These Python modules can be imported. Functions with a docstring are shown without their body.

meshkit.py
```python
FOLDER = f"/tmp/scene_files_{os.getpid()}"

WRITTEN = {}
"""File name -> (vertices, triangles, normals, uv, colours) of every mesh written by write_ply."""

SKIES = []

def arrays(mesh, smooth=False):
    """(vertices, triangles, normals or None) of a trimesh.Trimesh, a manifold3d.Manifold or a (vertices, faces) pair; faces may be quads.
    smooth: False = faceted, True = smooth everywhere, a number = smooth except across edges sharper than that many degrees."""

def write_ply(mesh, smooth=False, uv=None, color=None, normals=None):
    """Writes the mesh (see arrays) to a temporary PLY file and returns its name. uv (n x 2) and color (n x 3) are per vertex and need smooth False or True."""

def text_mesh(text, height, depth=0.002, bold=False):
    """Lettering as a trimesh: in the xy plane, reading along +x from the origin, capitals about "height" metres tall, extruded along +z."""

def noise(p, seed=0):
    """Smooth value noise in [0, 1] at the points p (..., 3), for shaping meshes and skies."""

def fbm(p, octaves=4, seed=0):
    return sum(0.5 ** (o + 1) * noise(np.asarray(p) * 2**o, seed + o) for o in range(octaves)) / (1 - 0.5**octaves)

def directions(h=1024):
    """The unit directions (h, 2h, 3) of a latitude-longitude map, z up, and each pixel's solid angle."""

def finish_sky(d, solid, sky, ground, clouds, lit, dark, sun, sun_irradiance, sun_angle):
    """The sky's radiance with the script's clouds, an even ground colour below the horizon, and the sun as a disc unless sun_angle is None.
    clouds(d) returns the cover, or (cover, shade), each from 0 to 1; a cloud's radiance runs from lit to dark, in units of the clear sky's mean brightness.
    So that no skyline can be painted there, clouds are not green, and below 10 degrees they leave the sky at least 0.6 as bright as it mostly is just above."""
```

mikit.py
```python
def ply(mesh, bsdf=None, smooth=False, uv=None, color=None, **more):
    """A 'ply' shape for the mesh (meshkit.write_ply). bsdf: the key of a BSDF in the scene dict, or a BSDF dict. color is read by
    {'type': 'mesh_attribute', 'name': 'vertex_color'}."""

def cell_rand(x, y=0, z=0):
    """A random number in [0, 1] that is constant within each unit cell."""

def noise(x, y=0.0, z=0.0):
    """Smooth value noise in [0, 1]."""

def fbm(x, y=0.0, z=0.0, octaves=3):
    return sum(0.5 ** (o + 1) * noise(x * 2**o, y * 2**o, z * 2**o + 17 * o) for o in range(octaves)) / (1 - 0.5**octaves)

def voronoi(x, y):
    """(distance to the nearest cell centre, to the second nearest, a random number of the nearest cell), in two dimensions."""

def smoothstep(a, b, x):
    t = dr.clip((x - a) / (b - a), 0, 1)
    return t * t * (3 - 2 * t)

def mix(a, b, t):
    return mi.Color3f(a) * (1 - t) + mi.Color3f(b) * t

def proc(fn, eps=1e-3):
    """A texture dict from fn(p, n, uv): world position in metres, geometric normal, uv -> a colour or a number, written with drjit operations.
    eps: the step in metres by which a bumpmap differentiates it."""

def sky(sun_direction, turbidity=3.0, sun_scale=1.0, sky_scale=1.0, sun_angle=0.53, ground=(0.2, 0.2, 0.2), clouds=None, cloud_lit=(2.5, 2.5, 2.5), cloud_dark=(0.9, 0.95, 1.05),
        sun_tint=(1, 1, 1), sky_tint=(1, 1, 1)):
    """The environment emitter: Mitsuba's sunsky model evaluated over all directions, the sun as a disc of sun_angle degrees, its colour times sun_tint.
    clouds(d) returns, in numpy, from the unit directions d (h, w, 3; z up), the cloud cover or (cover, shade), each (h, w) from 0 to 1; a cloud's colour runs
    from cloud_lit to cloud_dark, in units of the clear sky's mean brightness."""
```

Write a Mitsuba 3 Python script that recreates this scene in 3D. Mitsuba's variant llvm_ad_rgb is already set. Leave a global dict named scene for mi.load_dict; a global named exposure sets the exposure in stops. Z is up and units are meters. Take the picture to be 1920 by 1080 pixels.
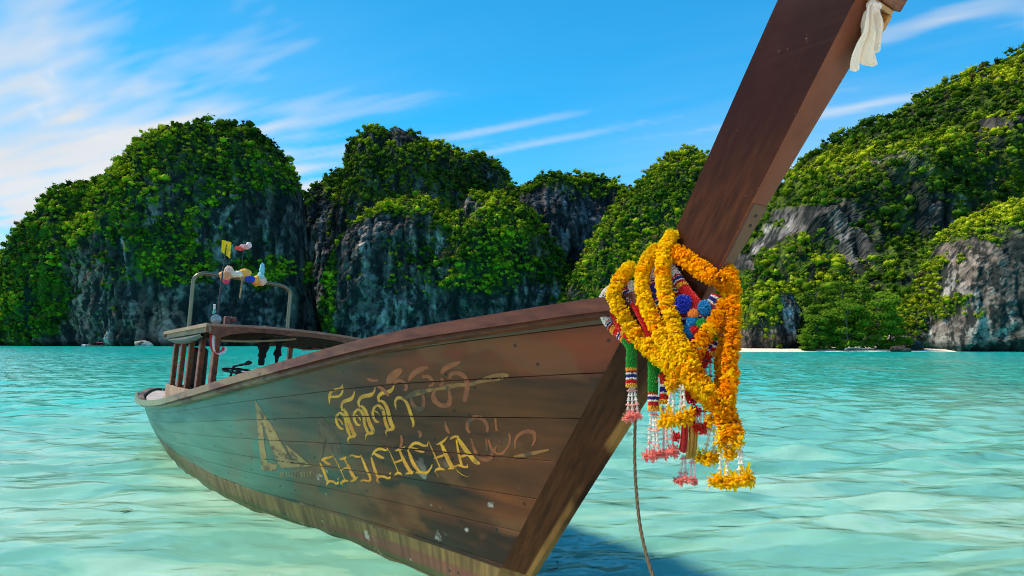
# A moored wooden longtail boat with flower garlands in a turquoise bay below limestone karsts.
import math
import numpy as np, trimesh, mitsuba as mi, drjit as dr
import mikit, meshkit
from mikit import ply, proc, fbm, noise, smoothstep, mix, voronoi
from scipy.interpolate import PchipInterpolator, CubicSpline
from scipy.spatial import Delaunay

scene, labels = {}, {}
T = mi.ScalarTransform4f
rng = np.random.default_rng(7)

# ---------------------------------------------------------------- camera, light, exposure
EYE = 1.6
scene['camera'] = {'type': 'perspective', 'fov': 2 * math.degrees(math.atan(960 / 1371)), 'fov_axis': 'x', 'near_clip': 0.05, 'far_clip': 4000.0,
                   'principal_point_offset_y': -0.09537037037037037, 'to_world': T().look_at(origin=[0, 0, EYE], target=[0, 10, EYE], up=[0, 0, 1])}
SUN = np.array([-0.58, 0.13, 0.80])
exposure = 2.0


def sky_clouds(d):
    """thin cirrus: streaks drawn out along one wind direction, thick to the north-west, with a few wisps elsewhere"""
    el = np.maximum(d[..., 2], 0.02)
    x, y = d[..., 0] / el, d[..., 1] / el                      # a flat layer overhead
    az = np.arctan2(d[..., 0], d[..., 1])
    a, b = x * 0.82 - y * 0.57, x * 0.57 + y * 0.82
    warp = meshkit.fbm(np.stack([x * 0.5, y * 0.5, 0 * x], -1), 3, 3) - 0.5
    streak = meshkit.fbm(np.stack([a * 0.35 + warp, b * 1.7 + 1.6 * warp, 0 * x + 3.7], -1), 5, 11)
    broad = meshkit.fbm(np.stack([a * 0.22 + 5, b * 0.4, 0 * x], -1), 4, 23)
    fine = meshkit.fbm(np.stack([a * 1.3 + 2 * warp, b * 6.5, 0 * x + 9], -1), 4, 31)
    west = np.clip((-az - 0.02) / 0.5, 0, 1) * np.clip((3.0 + az) / 0.9, 0, 1)
    east = np.clip((az - 0.05) / 0.5, 0, 1)
    elev = np.degrees(np.arcsin(np.clip(d[..., 2], 0, 1)))
    low = np.clip((26 - elev) / 13, 0, 1)
    cover = np.clip((streak + 0.55 * broad + 0.60 * fine - 1.23 + 0.56 * west * (0.22 + 0.78 * low) + 0.13 * east) * 2.0, 0, 0.9)
    veil = np.clip((broad + 0.25 * fine - 0.46) * 1.3, 0, 0.34) * (0.25 + west + 0.7 * east) * low
    puff = meshkit.fbm(np.stack([az * 16, elev * 0.33, 0 * x + 2], -1), 5, 41)                  # fair-weather cumulus low over the western ridge
    heap = np.clip((puff - 0.40 - 0.030 * np.abs(elev - 11.0)) * 7, 0, 1) * np.clip((-az - 0.46) / 0.1, 0, 1) * np.clip((3.0 + az) / 0.9, 0, 1)
    return np.clip(np.maximum(cover + veil, heap), 0, 0.97), np.clip(0.55 - broad, 0, 0.6) * (1 - heap) + 0.5 * heap * np.clip(0.62 - puff, 0, 0.4)


scene['sky'] = mikit.sky(SUN, turbidity=2.2, sun_scale=0.85, sun_angle=8.0, clouds=sky_clouds, cloud_lit=(2.1, 2.15, 2.2), cloud_dark=(0.95, 1.15, 1.35), sky_scale=0.96, sky_tint=(0.20, 1.18, 1.42), ground=(0.15, 0.3, 0.28))


# ---------------------------------------------------------------- helpers
def add(key, shape, label=None, cat=None, group=None, kind=None):
    base, n = key, 0
    while key in scene or key in labels:
        n += 1
        key = f'{base}_{n:03d}'
    if shape is not None:
        scene[key] = shape
    tag(key, label, cat, group, kind)
    return key


def tag(key, label=None, cat=None, group=None, kind=None):
    d = {k: v for k, v in (('label', label), ('category', cat), ('group', group), ('kind', kind)) if v}
    if d:
        labels[key] = d


def grid_faces(n, m, wrap=False):
    i, j = np.meshgrid(np.arange(n - 1), np.arange(m if wrap else m - 1), indexing='ij')
    k = (j + 1) % m
    return np.stack([i * m + j, (i + 1) * m + j, (i + 1) * m + k, i * m + k], -1).reshape(-1, 4)


def tris(v, f):
    f = np.asarray(f)
    if f.shape[1] == 4:
        f = np.vstack([f[:, [0, 1, 2]], f[:, [0, 2, 3]]])
    return np.asarray(v, float), f


def cat(parts):
    vs, fs, n = [], [], 0
    for v, f in parts:
        v, f = tris(v, f)
        vs.append(v)
        fs.append(f + n)
        n += len(v)
    return np.vstack(vs), np.vstack(fs)


def box(lo, hi, bev=0.0):
    """a box with chamfered edges"""
    lo, hi = np.asarray(lo, float), np.asarray(hi, float)
    if bev <= 0:
        m = trimesh.creation.box(bounds=[lo, hi])
        return np.array(m.vertices), np.array(m.faces)
    pts = []
    for k in range(3):
        a, b = lo + bev, hi - bev
        a[k], b[k] = lo[k], hi[k]
        pts += [[(a, b)[i][0], (a, b)[j][1], (a, b)[l][2]] for i in (0, 1) for j in (0, 1) for l in (0, 1)]
    m = trimesh.convex.convex_hull(np.array(pts))
    return np.array(m.vertices), np.array(m.faces)


def frames(p):
    p = np.asarray(p, float)
    t = np.gradient(p, axis=0)
    t /= np.linalg.norm(t, axis=1, keepdims=True) + 1e-12
    a = np.cross(t[0], [0.3, 0.5, 0.8])
    A = []
    for q in t:
        a = a - q * (a @ q)
        a /= np.linalg.norm(a) + 1e-12
        A.append(a)
    A = np.array(A)
    return t, A, np.cross(t, A)


def tube(p, r, sides=10, caps=True):
    p = np.asarray(p, float)
    t, a, b = frames(p)
    ang = np.arange(sides) * 2 * np.pi / sides
    r = np.broadcast_to(np.asarray(r, float), (len(p),))
    v = p[:, None] + r[:, None, None] * (np.cos(ang)[None, :, None] * a[:, None] + np.sin(ang)[None, :, None] * b[:, None])
    v, f = tris(v.reshape(-1, 3), grid_faces(len(p), sides, True)[:, ::-1])
    if caps:
        n = len(v)
        v = np.vstack([v, p[:1], p[-1:]])
        i = np.arange(sides)
        j = (i + 1) % sides
        f = np.vstack([f, np.stack([i * 0 + n, j, i], 1)[:, ::-1] * 1, np.stack([i * 0 + n + 1, n - sides + i, n - sides + j], 1)[:, ::-1]])
    return v, f


def spline(p, n, closed=False):
    p = np.asarray(p, float)
    if len(p) == 2:
        return p[0] + (p[1] - p[0]) * np.linspace(0, 1, n)[:, None]
    d = np.r_[0, np.cumsum(np.linalg.norm(np.diff(p, axis=0), axis=1) ** 0.7 + 1e-9)]
    q = CubicSpline(d, p)(np.linspace(0, d[-1], 6 * n))
    L = np.r_[0, np.cumsum(np.linalg.norm(np.diff(q, axis=0), axis=1))]
    return np.stack([np.interp(np.linspace(0, L[-1], n), L, q[:, k]) for k in range(q.shape[1])], 1)


def sweep(p, up, prof):
    """a profile (w, h) swept along the path p: w along side = tangent x up, h along up"""
    p, up = np.asarray(p, float), np.asarray(up, float)
    t = np.gradient(p, axis=0)
    t /= np.linalg.norm(t, axis=1, keepdims=True)
    s = np.cross(t, up)
    s /= np.linalg.norm(s, axis=1, keepdims=True)
    u = np.cross(s, t)
    prof = np.asarray(prof, float)
    v = p[:, None] + prof[None, :, :1] * s[:, None] + prof[None, :, 1:] * u[:, None]
    m = len(prof)
    vv, f = tris(v.reshape(-1, 3), grid_faces(len(p), m, True))
    k = np.arange(1, m - 1)
    f = np.vstack([f, np.stack([k * 0, k, k + 1], 1), np.stack([k * 0, k + 1, k], 1) + (len(p) - 1) * m])
    return vv, f


def rgb(*c):
    return {'type': 'rgb', 'value': list(map(float, c))}


def mat(key, base, rough=0.6, **kw):
    scene[key] = {'type': 'twosided', 'bsdf': {'type': 'principled', 'base_color': base if isinstance(base, dict) else rgb(*base), 'roughness': rough, **kw}}
    return key


ATTR = {'type': 'mesh_attribute', 'name': 'vertex_color'}

# ---------------------------------------------------------------- the boat's own frame: s forward, t to starboard, z up; heeled five degrees to port on the sand
BO = np.array([0.0, 4.4, 0.0])
BA = np.array([0.58, -0.81, 0.0]) / math.hypot(0.58, 0.81)
_st, _up, _r = np.array([BA[1], -BA[0], 0.0]), np.array([0, 0, 1.0]), math.radians(5)
BT = _st * math.cos(_r) + _up * math.sin(_r)
BZ = _up * math.cos(_r) - _st * math.sin(_r)


def B(p):
    p = np.asarray(p, float)
    return BO + p[..., :1] * BA + p[..., 1:2] * BT + p[..., 2:] * BZ


def boat_coords(p):
    q = [p.x - BO[0], p.y - BO[1], p.z - BO[2]]
    return [q[0] * float(e[0]) + q[1] * float(e[1]) + q[2] * float(e[2]) for e in (BA, BT, BZ)]


def bmesh(vf):
    return B(vf[0]), vf[1]

# ---------------------------------------------------------------- hull lines, in metres in the boat's frame
_S = [-11.2, -11.1, -10.8, -10.2, -9.4, -8.43, -6.68, -5.09, -3.25, -2.1, -1.28, -0.64, -0.13, 0.295, 0.8, 0.99]
_ZS = [0.77, 0.765, 0.75, 0.72, 0.70, 0.689, 0.77, 0.945, 1.207, 1.381, 1.514, 1.609, 1.672, 1.721, 1.784, 1.805]
_BS = [0.02, 0.13, 0.27, 0.45, 0.61, 0.72, 0.83, 0.843, 0.777, 0.682, 0.581, 0.484, 0.386, 0.293, 0.157, 0.09]
_WS = [-11.2, -10.9, -10.2, -9.17, -7.5, -5.8, -4.8, -3.9, -3.08, -2.24, -1.5, -0.8, -0.21]
_WB = [0.02, 0.04, 0.16, 0.33, 0.52, 0.605, 0.61, 0.55, 0.43, 0.27, 0.155, 0.085, 0.05]
_stem = PchipInterpolator([-0.5, 0, 0.242, 0.804, 1.347, 1.70, 1.95, 2.20, 2.44, 2.70, 2.94, 3.3], [-0.40, 0.0, 0.184, 0.596, 1.000, 1.258, 1.428, 1.588, 1.742, 1.908, 2.062, 2.29])
ZK = -0.40


def stem_w(z):
    return np.interp(z, [-0.5, 0, 1.6, 1.95, 3.1], [0.21, 0.22, 0.30, 0.36, 0.395])


def s_fore(z):
    return _stem(z) - stem_w(z)


def s_aft(z):
    return np.interp(z, [ZK, 0.0, 0.77], [-10.6, -10.9, -11.2])


_zs, _bs, _wb = PchipInterpolator(_S, _ZS), PchipInterpolator(_S, _BS), PchipInterpolator(_WS, _WB)
SF, SA = float(_S[-1]), -11.2


def hull(U, v):
    """starboard skin: U 0 at the stern .. 1 at the stem, v 0 at the sheer .. 1 at the waterline .. 1.22 at the bottom"""
    U, v = np.broadcast_arrays(np.asarray(U, float), np.asarray(v, float))
    ss = SA + U * (SF - SA)
    zs, b = _zs(ss), _bs(ss)
    z = np.where(v <= 1, zs * (1 - v), (v - 1) / 0.22 * ZK)
    s = s_aft(z) + U * (s_fore(z) - s_aft(z))
    s = np.where(v <= 0, ss, s * np.clip(v * 12, 0, 1) + ss * (1 - np.clip(v * 12, 0, 1)))
    w = _wb(-11.2 + (s_fore(0.0) + 11.2) * U)
    q = np.clip(1 - v, 0, 1)
    full = np.sin(np.pi * np.clip(v, 0, 1)) * 0.055 * np.clip((0.97 - U) * 4, 0, 1) * np.clip(U * 4, 0, 1)
    t = w + (b - w) * q ** 0.92 + full
    t = np.where(v > 1, w * (1 - 0.8 * np.clip((v - 1) / 0.22, 0, 1) ** 2), t)
    return np.stack([s, t, z], -1)


def hull_normal(U, v):
    e = 1e-3
    du = hull(np.clip(U + e, 0, 1), v) - hull(np.clip(U - e, 0, 1), v)
    dv = hull(U, v + e) - hull(U, np.maximum(v - e, 0))
    n = np.cross(du, dv)
    n /= np.linalg.norm(n, axis=-1, keepdims=True) + 1e-12
    return np.where(n[..., 1:2] < 0, -n, n)


def U_of(s):
    return (np.asarray(s, float) - SA) / (SF - SA)


SEAMS = [0.055, 0.20, 0.34, 0.48, 0.61, 0.73, 0.855, 1.0, 1.22]

# ---------------------------------------------------------------- sea
def wave_height(x, y):
    """wind ripples over a low swell; shorter waves die out with distance because the mesh grows coarser there"""
    r = np.hypot(x, y)
    h = 0
    g = np.random.default_rng(5)
    for lam, amp in ((7.0, .016), (4.6, .012), (3.1, .0105), (2.2, .0105), (1.6, .011), (1.15, .0125), (0.8, .0125), (0.55, .0100), (0.4, .0068), (0.28, .0036)):
        for k in range(3):
            th = math.radians(g.uniform(-42, 42) + 96)
            ph, l2 = g.uniform(0, 6.3), lam * g.uniform(0.85, 1.18)
            cx, cy = math.cos(th) * 2 * math.pi / l2, math.sin(th) * 2 * math.pi / l2
            env = 0.35 + 1.3 * meshkit.noise(np.stack([x / lam / 2.2 + 9 * k, y / lam / 2.2, 0 * x + lam], -1), 3 + k)
            warp = 1.2 * meshkit.noise(np.stack([x / lam / 3, y / lam / 3, 0 * x + 5 + k], -1), 17)
            s = np.sin(cx * x + cy * y + ph + 2.5 * warp)
            h = h + amp * env * (s + 0.28 * s * s) * np.clip(1.6 - r * 0.028 / lam, 0, 1)
    q = np.stack([x, y - 4.4], -1) @ np.array([[BA[0], -BA[1]], [BA[1], BA[0]]])                  # along and across the boat, which calms the water round it
    lee = np.exp(-np.maximum(np.abs(q[..., 1]) - 0.5, 0) / 0.7) * np.clip(1.5 - np.abs(q[..., 0] + 5.5) / 6, 0, 1)
    return h * (0.55 + 0.45 * np.clip((y - 4) / 9, 0, 1)) * (1 - 0.72 * lee)


def spaced(a, b, step, grow):
    q, d = [a], step
    while q[-1] < b:
        q.append(q[-1] + d)
        d *= grow
    return q


_right = spaced(6.0, 900, 0.05, 1.045)
wx = np.array(sorted([-q for q in _right] + list(np.arange(-5.95, 5.96, 0.045)) + _right))
wy = np.array([-900, -400, -150, -60, -25, -10, -4, -1, 1.0] + spaced(2.0, 15.0, 0.045, 1.0) + spaced(15.06, 1500, 0.05, 1.022))
X, Y = np.meshgrid(wx, wy, indexing='ij')
water_v = np.stack([X, Y, wave_height(X, Y)], -1).reshape(-1, 3)


def water_colour(p, n, uv):
    """the milky water's own colour: pale over the shallow sand at the beach, turquoise where it deepens, with sand bars and weed patches under it, plus painted reflection streaks"""
    d = p.y + 0.22 * dr.abs(p.x) * dr.select(p.x < 0, 1.0, 0.35)
    w = fbm(p.x * 0.09, p.y * 0.06, 3.0, octaves=3) - 0.5
    t = smoothstep(4.5, 26.0, d * (1 + 0.9 * w))
    u = smoothstep(16.0, 110.0, d * (1 + 0.5 * w))
    c = mix((0.235, 0.530, 0.385), (0.070, 0.560, 0.455), dr.power(t, 0.75))
    c = mix(c, (0.008, 0.520, 0.480), u)
    bar = smoothstep(0.56, 0.70, fbm(p.x * 0.16 + 3.0, p.y * 0.045, 8.0, octaves=3)) * (1 - u * 0.7)
    c = mix(c, (0.240, 0.520, 0.420), bar * 0.45)
    sand = smoothstep(0.42, 0.75, fbm(p.x * 0.5 + 7.0, p.y * 0.8, 1.0, octaves=3)) * (1 - t)
    c = mix(c, (0.300, 0.560, 0.410), sand * 0.6)
    # dark and pale streaks of wave reflection, painted into the near water
    wv = noise(p.x * 0.45, p.y * 0.6, 5.0) * 2.2
    rip = fbm(p.x * 1.05 + wv, p.y * 3.6 + 1.4 * wv, 2.0, octaves=4)
    dark_streak = smoothstep(0.50, 0.62, rip) * (1 - smoothstep(9.0, 26.0, p.y))
    c = mix(c, (0.100, 0.360, 0.290), dark_streak * 0.55)
    pale_streak = smoothstep(0.44, 0.34, rip) * (1 - smoothstep(7.0, 18.0, p.y))
    c = mix(c, (0.400, 0.640, 0.500), pale_streak * 0.5)
    return c


def water_bump(p, n, uv):
    near = dr.exp(-p.y * 0.02)
    a = fbm(p.x * 2.6 + 2.0 * noise(p.x * 0.7, p.y * 0.7, 2.0), p.y * 5.2, 0.0, octaves=4) * 0.040 * near
    return a + fbm(p.x * 0.8, p.y * 1.5, 4.0, octaves=3) * 0.20 * (1 - near)


scene['water_body'] = {'type': 'bumpmap', 'arbitrary': proc(water_bump, 0.02), 'scale': 1.0,
                       'bsdf': {'type': 'roughplastic', 'diffuse_reflectance': proc(water_colour), 'alpha': 0.025, 'int_ior': 1.30, 'nonlinear': False}}
add('sea', ply((water_v, grid_faces(len(wx), len(wy))), 'water_body', smooth=True), 'turquoise shallow bay water paling to mint over the sand', kind='structure')


# ---------------------------------------------------------------- longtail boat: materials
def wood_grain(s, t, z, a=1.0):
    return fbm(s * 1.3 * a + 3.0, z * 16.0, t * 16.0, octaves=3)


def hull_colour(p, n, uv):
    s, t, z = boat_coords(p)
    g = wood_grain(s, t * 0.3, z)
    blot = fbm(s * 1.6, z * 3.2 + 5.0, t, octaves=4)
    c = mix((0.024, 0.0052, 0.0011), (0.175, 0.044, 0.007), dr.clip(g * 1.3 - 0.2 + 1.3 * (blot - 0.5), 0, 1))
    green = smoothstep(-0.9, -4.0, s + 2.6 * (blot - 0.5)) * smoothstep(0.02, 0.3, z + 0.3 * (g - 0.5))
    c = mix(c, mix((0.035, 0.125, 0.080), (0.080, 0.250, 0.165), g), green * 0.9)  # turquoise water reflection on the aft planks, painted in as green
    rel = z - (1.70 + 0.13 * s)
    red = smoothstep(-0.42, -0.28, rel + 0.10 * (blot - 0.5)) * smoothstep(-0.06, -0.20, rel) * smoothstep(-1.3, -0.4, s) * smoothstep(0.62, 0.40, blot)
    c = mix(c, (0.290, 0.045, 0.012), red * 0.9)
    rust = smoothstep(0.57, 0.70, fbm(s * 2.1 + 8.0, z * 4.0, 2.0, octaves=4)) * smoothstep(-4.5, -2.0, s)
    c = mix(c, (0.190, 0.070, 0.022), rust * 0.6)
    top = 0.180 + 0.050 * smoothstep(-3.5, 0.0, s) + 0.012 * (blot - 0.5)
    band = smoothstep(top + 0.006, top - 0.006, z)
    scrape = fbm(s * 26.0, z * 3.0, 1.0, octaves=3)
    c = mix(c, mix((0.090, 0.044, 0.013), (0.270, 0.155, 0.048), dr.clip(scrape * 1.6 - 0.3, 0, 1)), band * (0.75 + 0.25 * smoothstep(-7, -2, s)))
    low = smoothstep(0.150, 0.125, z + 0.02 * smoothstep(-1.0, -3.0, s) * 4) * smoothstep(-3.2, -1.6, s)
    c = mix(c, mix((0.120, 0.040, 0.028), (0.260, 0.085, 0.050), scrape), low * 0.9)
    algae = smoothstep(0.06, 0.0, z + 0.08 * (blot - 0.5))
    c = mix(c, (0.055, 0.085, 0.022), algae * 0.75)
    dots, _, pick = voronoi(s * 3.6, z * 4.6 + 9.0)
    c = mix(c, (0.012, 0.007, 0.004), smoothstep(0.055, 0.035, dots) * smoothstep(0.45, 0.5, pick) * 0.8)     # plugged nail heads
    painted_glint = smoothstep(0.74, 0.84, fbm(s * 8.0 + 1.0, z * 10.0 + 3.0, 6.0, octaves=4)) * smoothstep(0.9, 0.5, z) * smoothstep(-3.0, -1.8, s)  # sparkling sun glints on the hull, painted as small pale spots
    return mix(c, (0.55, 0.50, 0.42), painted_glint * 0.7)


def hull_rough(p, n, uv):
    s, t, z = boat_coords(p)
    return 0.16 + 0.34 * fbm(s * 2.0, z * 5.0, t, octaves=3) + 0.2 * smoothstep(0.3, 0.1, z)


def hull_bump(p, n, uv):
    s, t, z = boat_coords(p)
    return 0.0022 * fbm(s * 2.0, z * 30.0, t * 5.0, octaves=2) + 0.003 * fbm(s * 3.0, z * 4.0, 1.0, octaves=2)


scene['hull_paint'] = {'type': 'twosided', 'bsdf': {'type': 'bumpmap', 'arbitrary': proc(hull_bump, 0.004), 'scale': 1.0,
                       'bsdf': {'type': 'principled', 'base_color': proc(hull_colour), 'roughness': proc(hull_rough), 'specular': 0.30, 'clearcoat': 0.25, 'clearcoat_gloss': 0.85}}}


B_FACE = [float(q) for q in 0.843 * BA - 0.538 * BZ]


def stem_colour(p, n, uv):
    s, t, z = boat_coords(p)
    g = fbm(s * 7.0 + z * 4.6, (s * 0.85 - z * 0.55) * 40.0, t * 9.0, octaves=3)
    blot = fbm(s * 3.0, z * 2.2, t * 3.0 + 2.0, octaves=4)
    c = mix((0.026, 0.007, 0.0020), (0.110, 0.034, 0.009), dr.clip(g * 1.2 - 0.2 + 0.7 * (blot - 0.5), 0, 1))
    dark_top = smoothstep(2.05, 2.75, z + 0.5 * (blot - 0.5))  # darker towards the top of the post
    c = mix(c, mix((0.006, 0.0010, 0.0006), (0.036, 0.005, 0.003), blot), dark_top * 0.9)
    edge = smoothstep(0.042, 0.020, (s - (z * 0.735 + 0.005)) * -0.80 + 0.03 * (blot - 0.5)) * smoothstep(1.75, 1.4, z)
    c = mix(c, mix((0.200, 0.085, 0.022), (0.380, 0.190, 0.055), g), edge * smoothstep(0.42, 0.6, blot + 0.1))
    fleck = smoothstep(0.84, 0.90, fbm(s * 75.0, z * 60.0, t * 55.0, octaves=2)) * smoothstep(2.1, 2.5, z)
    c = mix(c, (0.26, 0.17, 0.14), fleck * 0.5)
    top = 0.240 + 0.01 * (blot - 0.5)
    band = smoothstep(top + 0.006, top - 0.006, z)
    scrape = fbm(s * 26.0, z * 3.0, 1.0, octaves=3)
    c = mix(c, mix((0.090, 0.044, 0.013), (0.270, 0.155, 0.048), scrape), band * 0.9)
    c = mix(c, (0.20, 0.065, 0.04), smoothstep(0.15, 0.125, z) * 0.9)
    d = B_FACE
    front_bounce = smoothstep(0.55, 0.8, dr.abs(n.x * d[0] + n.y * d[1] + n.z * d[2])) * smoothstep(0.15, 0.02, (z * 0.645 + 0.174) - s) * smoothstep(1.6, 1.75, z)   # front face painted lighter for light bounced up from below
    return mix(c, mix((0.150, 0.048, 0.026), (0.230, 0.080, 0.046), g), front_bounce)



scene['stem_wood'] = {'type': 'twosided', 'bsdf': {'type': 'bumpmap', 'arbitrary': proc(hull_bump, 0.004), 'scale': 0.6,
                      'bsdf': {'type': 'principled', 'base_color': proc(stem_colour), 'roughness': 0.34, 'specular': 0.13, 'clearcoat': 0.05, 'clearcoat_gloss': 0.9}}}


def mahogany(p, n, uv):
    s, t, z = boat_coords(p)
    g = fbm(s * 4.0 + 2.0, z * 28.0, t * 14.0, octaves=3)
    b = fbm(s * 2.0, z * 3.0, t * 3.0, octaves=3)
    return mix((0.085, 0.020, 0.009), (0.310, 0.098, 0.042), dr.clip(g * 1.3 - 0.3 + 0.6 * (b - 0.5), 0, 1))


def rail_wood(p, n, uv):
    s, t, z = boat_coords(p)
    g = fbm(s * 5.0, t * 30.0, z * 30.0, octaves=3)
    b = fbm(s * 1.7 + 4.0, z * 4.0, t * 2.0, octaves=4)
    c = mix((0.048, 0.011, 0.006), (0.160, 0.048, 0.022), dr.clip(g * 1.2 - 0.15, 0, 1))
    worn = smoothstep(0.45, 0.6, b) * smoothstep(-0.8, -2.4, s)
    c = mix(c, (0.230, 0.160, 0.085), worn * 0.7)
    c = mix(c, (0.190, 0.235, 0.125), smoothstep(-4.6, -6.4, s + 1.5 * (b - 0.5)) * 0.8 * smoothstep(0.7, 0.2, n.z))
    chip = smoothstep(0.62, 0.70, fbm(s * 7.0, z * 9.0, 2.0, octaves=3)) * smoothstep(-3.6, -2.2, s) * smoothstep(0.4, -0.8, s)
    return mix(c, (0.045, 0.020, 0.012), chip * 0.8)


def weathered(p, n, uv):
    s, t, z = boat_coords(p)
    g = fbm(s * 3.0, t * 40.0, z * 20.0, octaves=3)
    return mix((0.17, 0.105, 0.065), (0.34, 0.25, 0.17), g)


mat('mahogany_wood', proc(mahogany), 0.42, specular=0.35, clearcoat=0.1)
mat('rail_paint', proc(rail_wood), 0.40, specular=0.35, clearcoat=0.12)
mat('weathered_wood', proc(weathered), 0.65)
mat('dark_wood', (0.035, 0.018, 0.010), 0.6)
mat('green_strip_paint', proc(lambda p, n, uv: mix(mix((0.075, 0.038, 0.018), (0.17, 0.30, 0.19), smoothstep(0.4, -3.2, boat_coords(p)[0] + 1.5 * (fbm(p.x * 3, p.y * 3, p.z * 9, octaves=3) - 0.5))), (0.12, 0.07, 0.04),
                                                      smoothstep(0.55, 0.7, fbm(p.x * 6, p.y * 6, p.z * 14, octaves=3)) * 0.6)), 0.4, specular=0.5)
mat('steel', (0.20, 0.185, 0.12), 0.34, metallic=0.8)
mat('black_metal', (0.018, 0.018, 0.020), 0.4)
mat('dark_canvas', (0.085, 0.105, 0.09), 0.75)
mat('black_cloth', (0.012, 0.012, 0.014), 0.85)
mat('red_cloth', (0.60, 0.025, 0.020), 0.75)
mat('white_cloth', (0.80, 0.70, 0.60), 0.8, sheen=0.3)
mat('iron_bolt', (0.05, 0.035, 0.03), 0.5, metallic=0.5)

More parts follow.
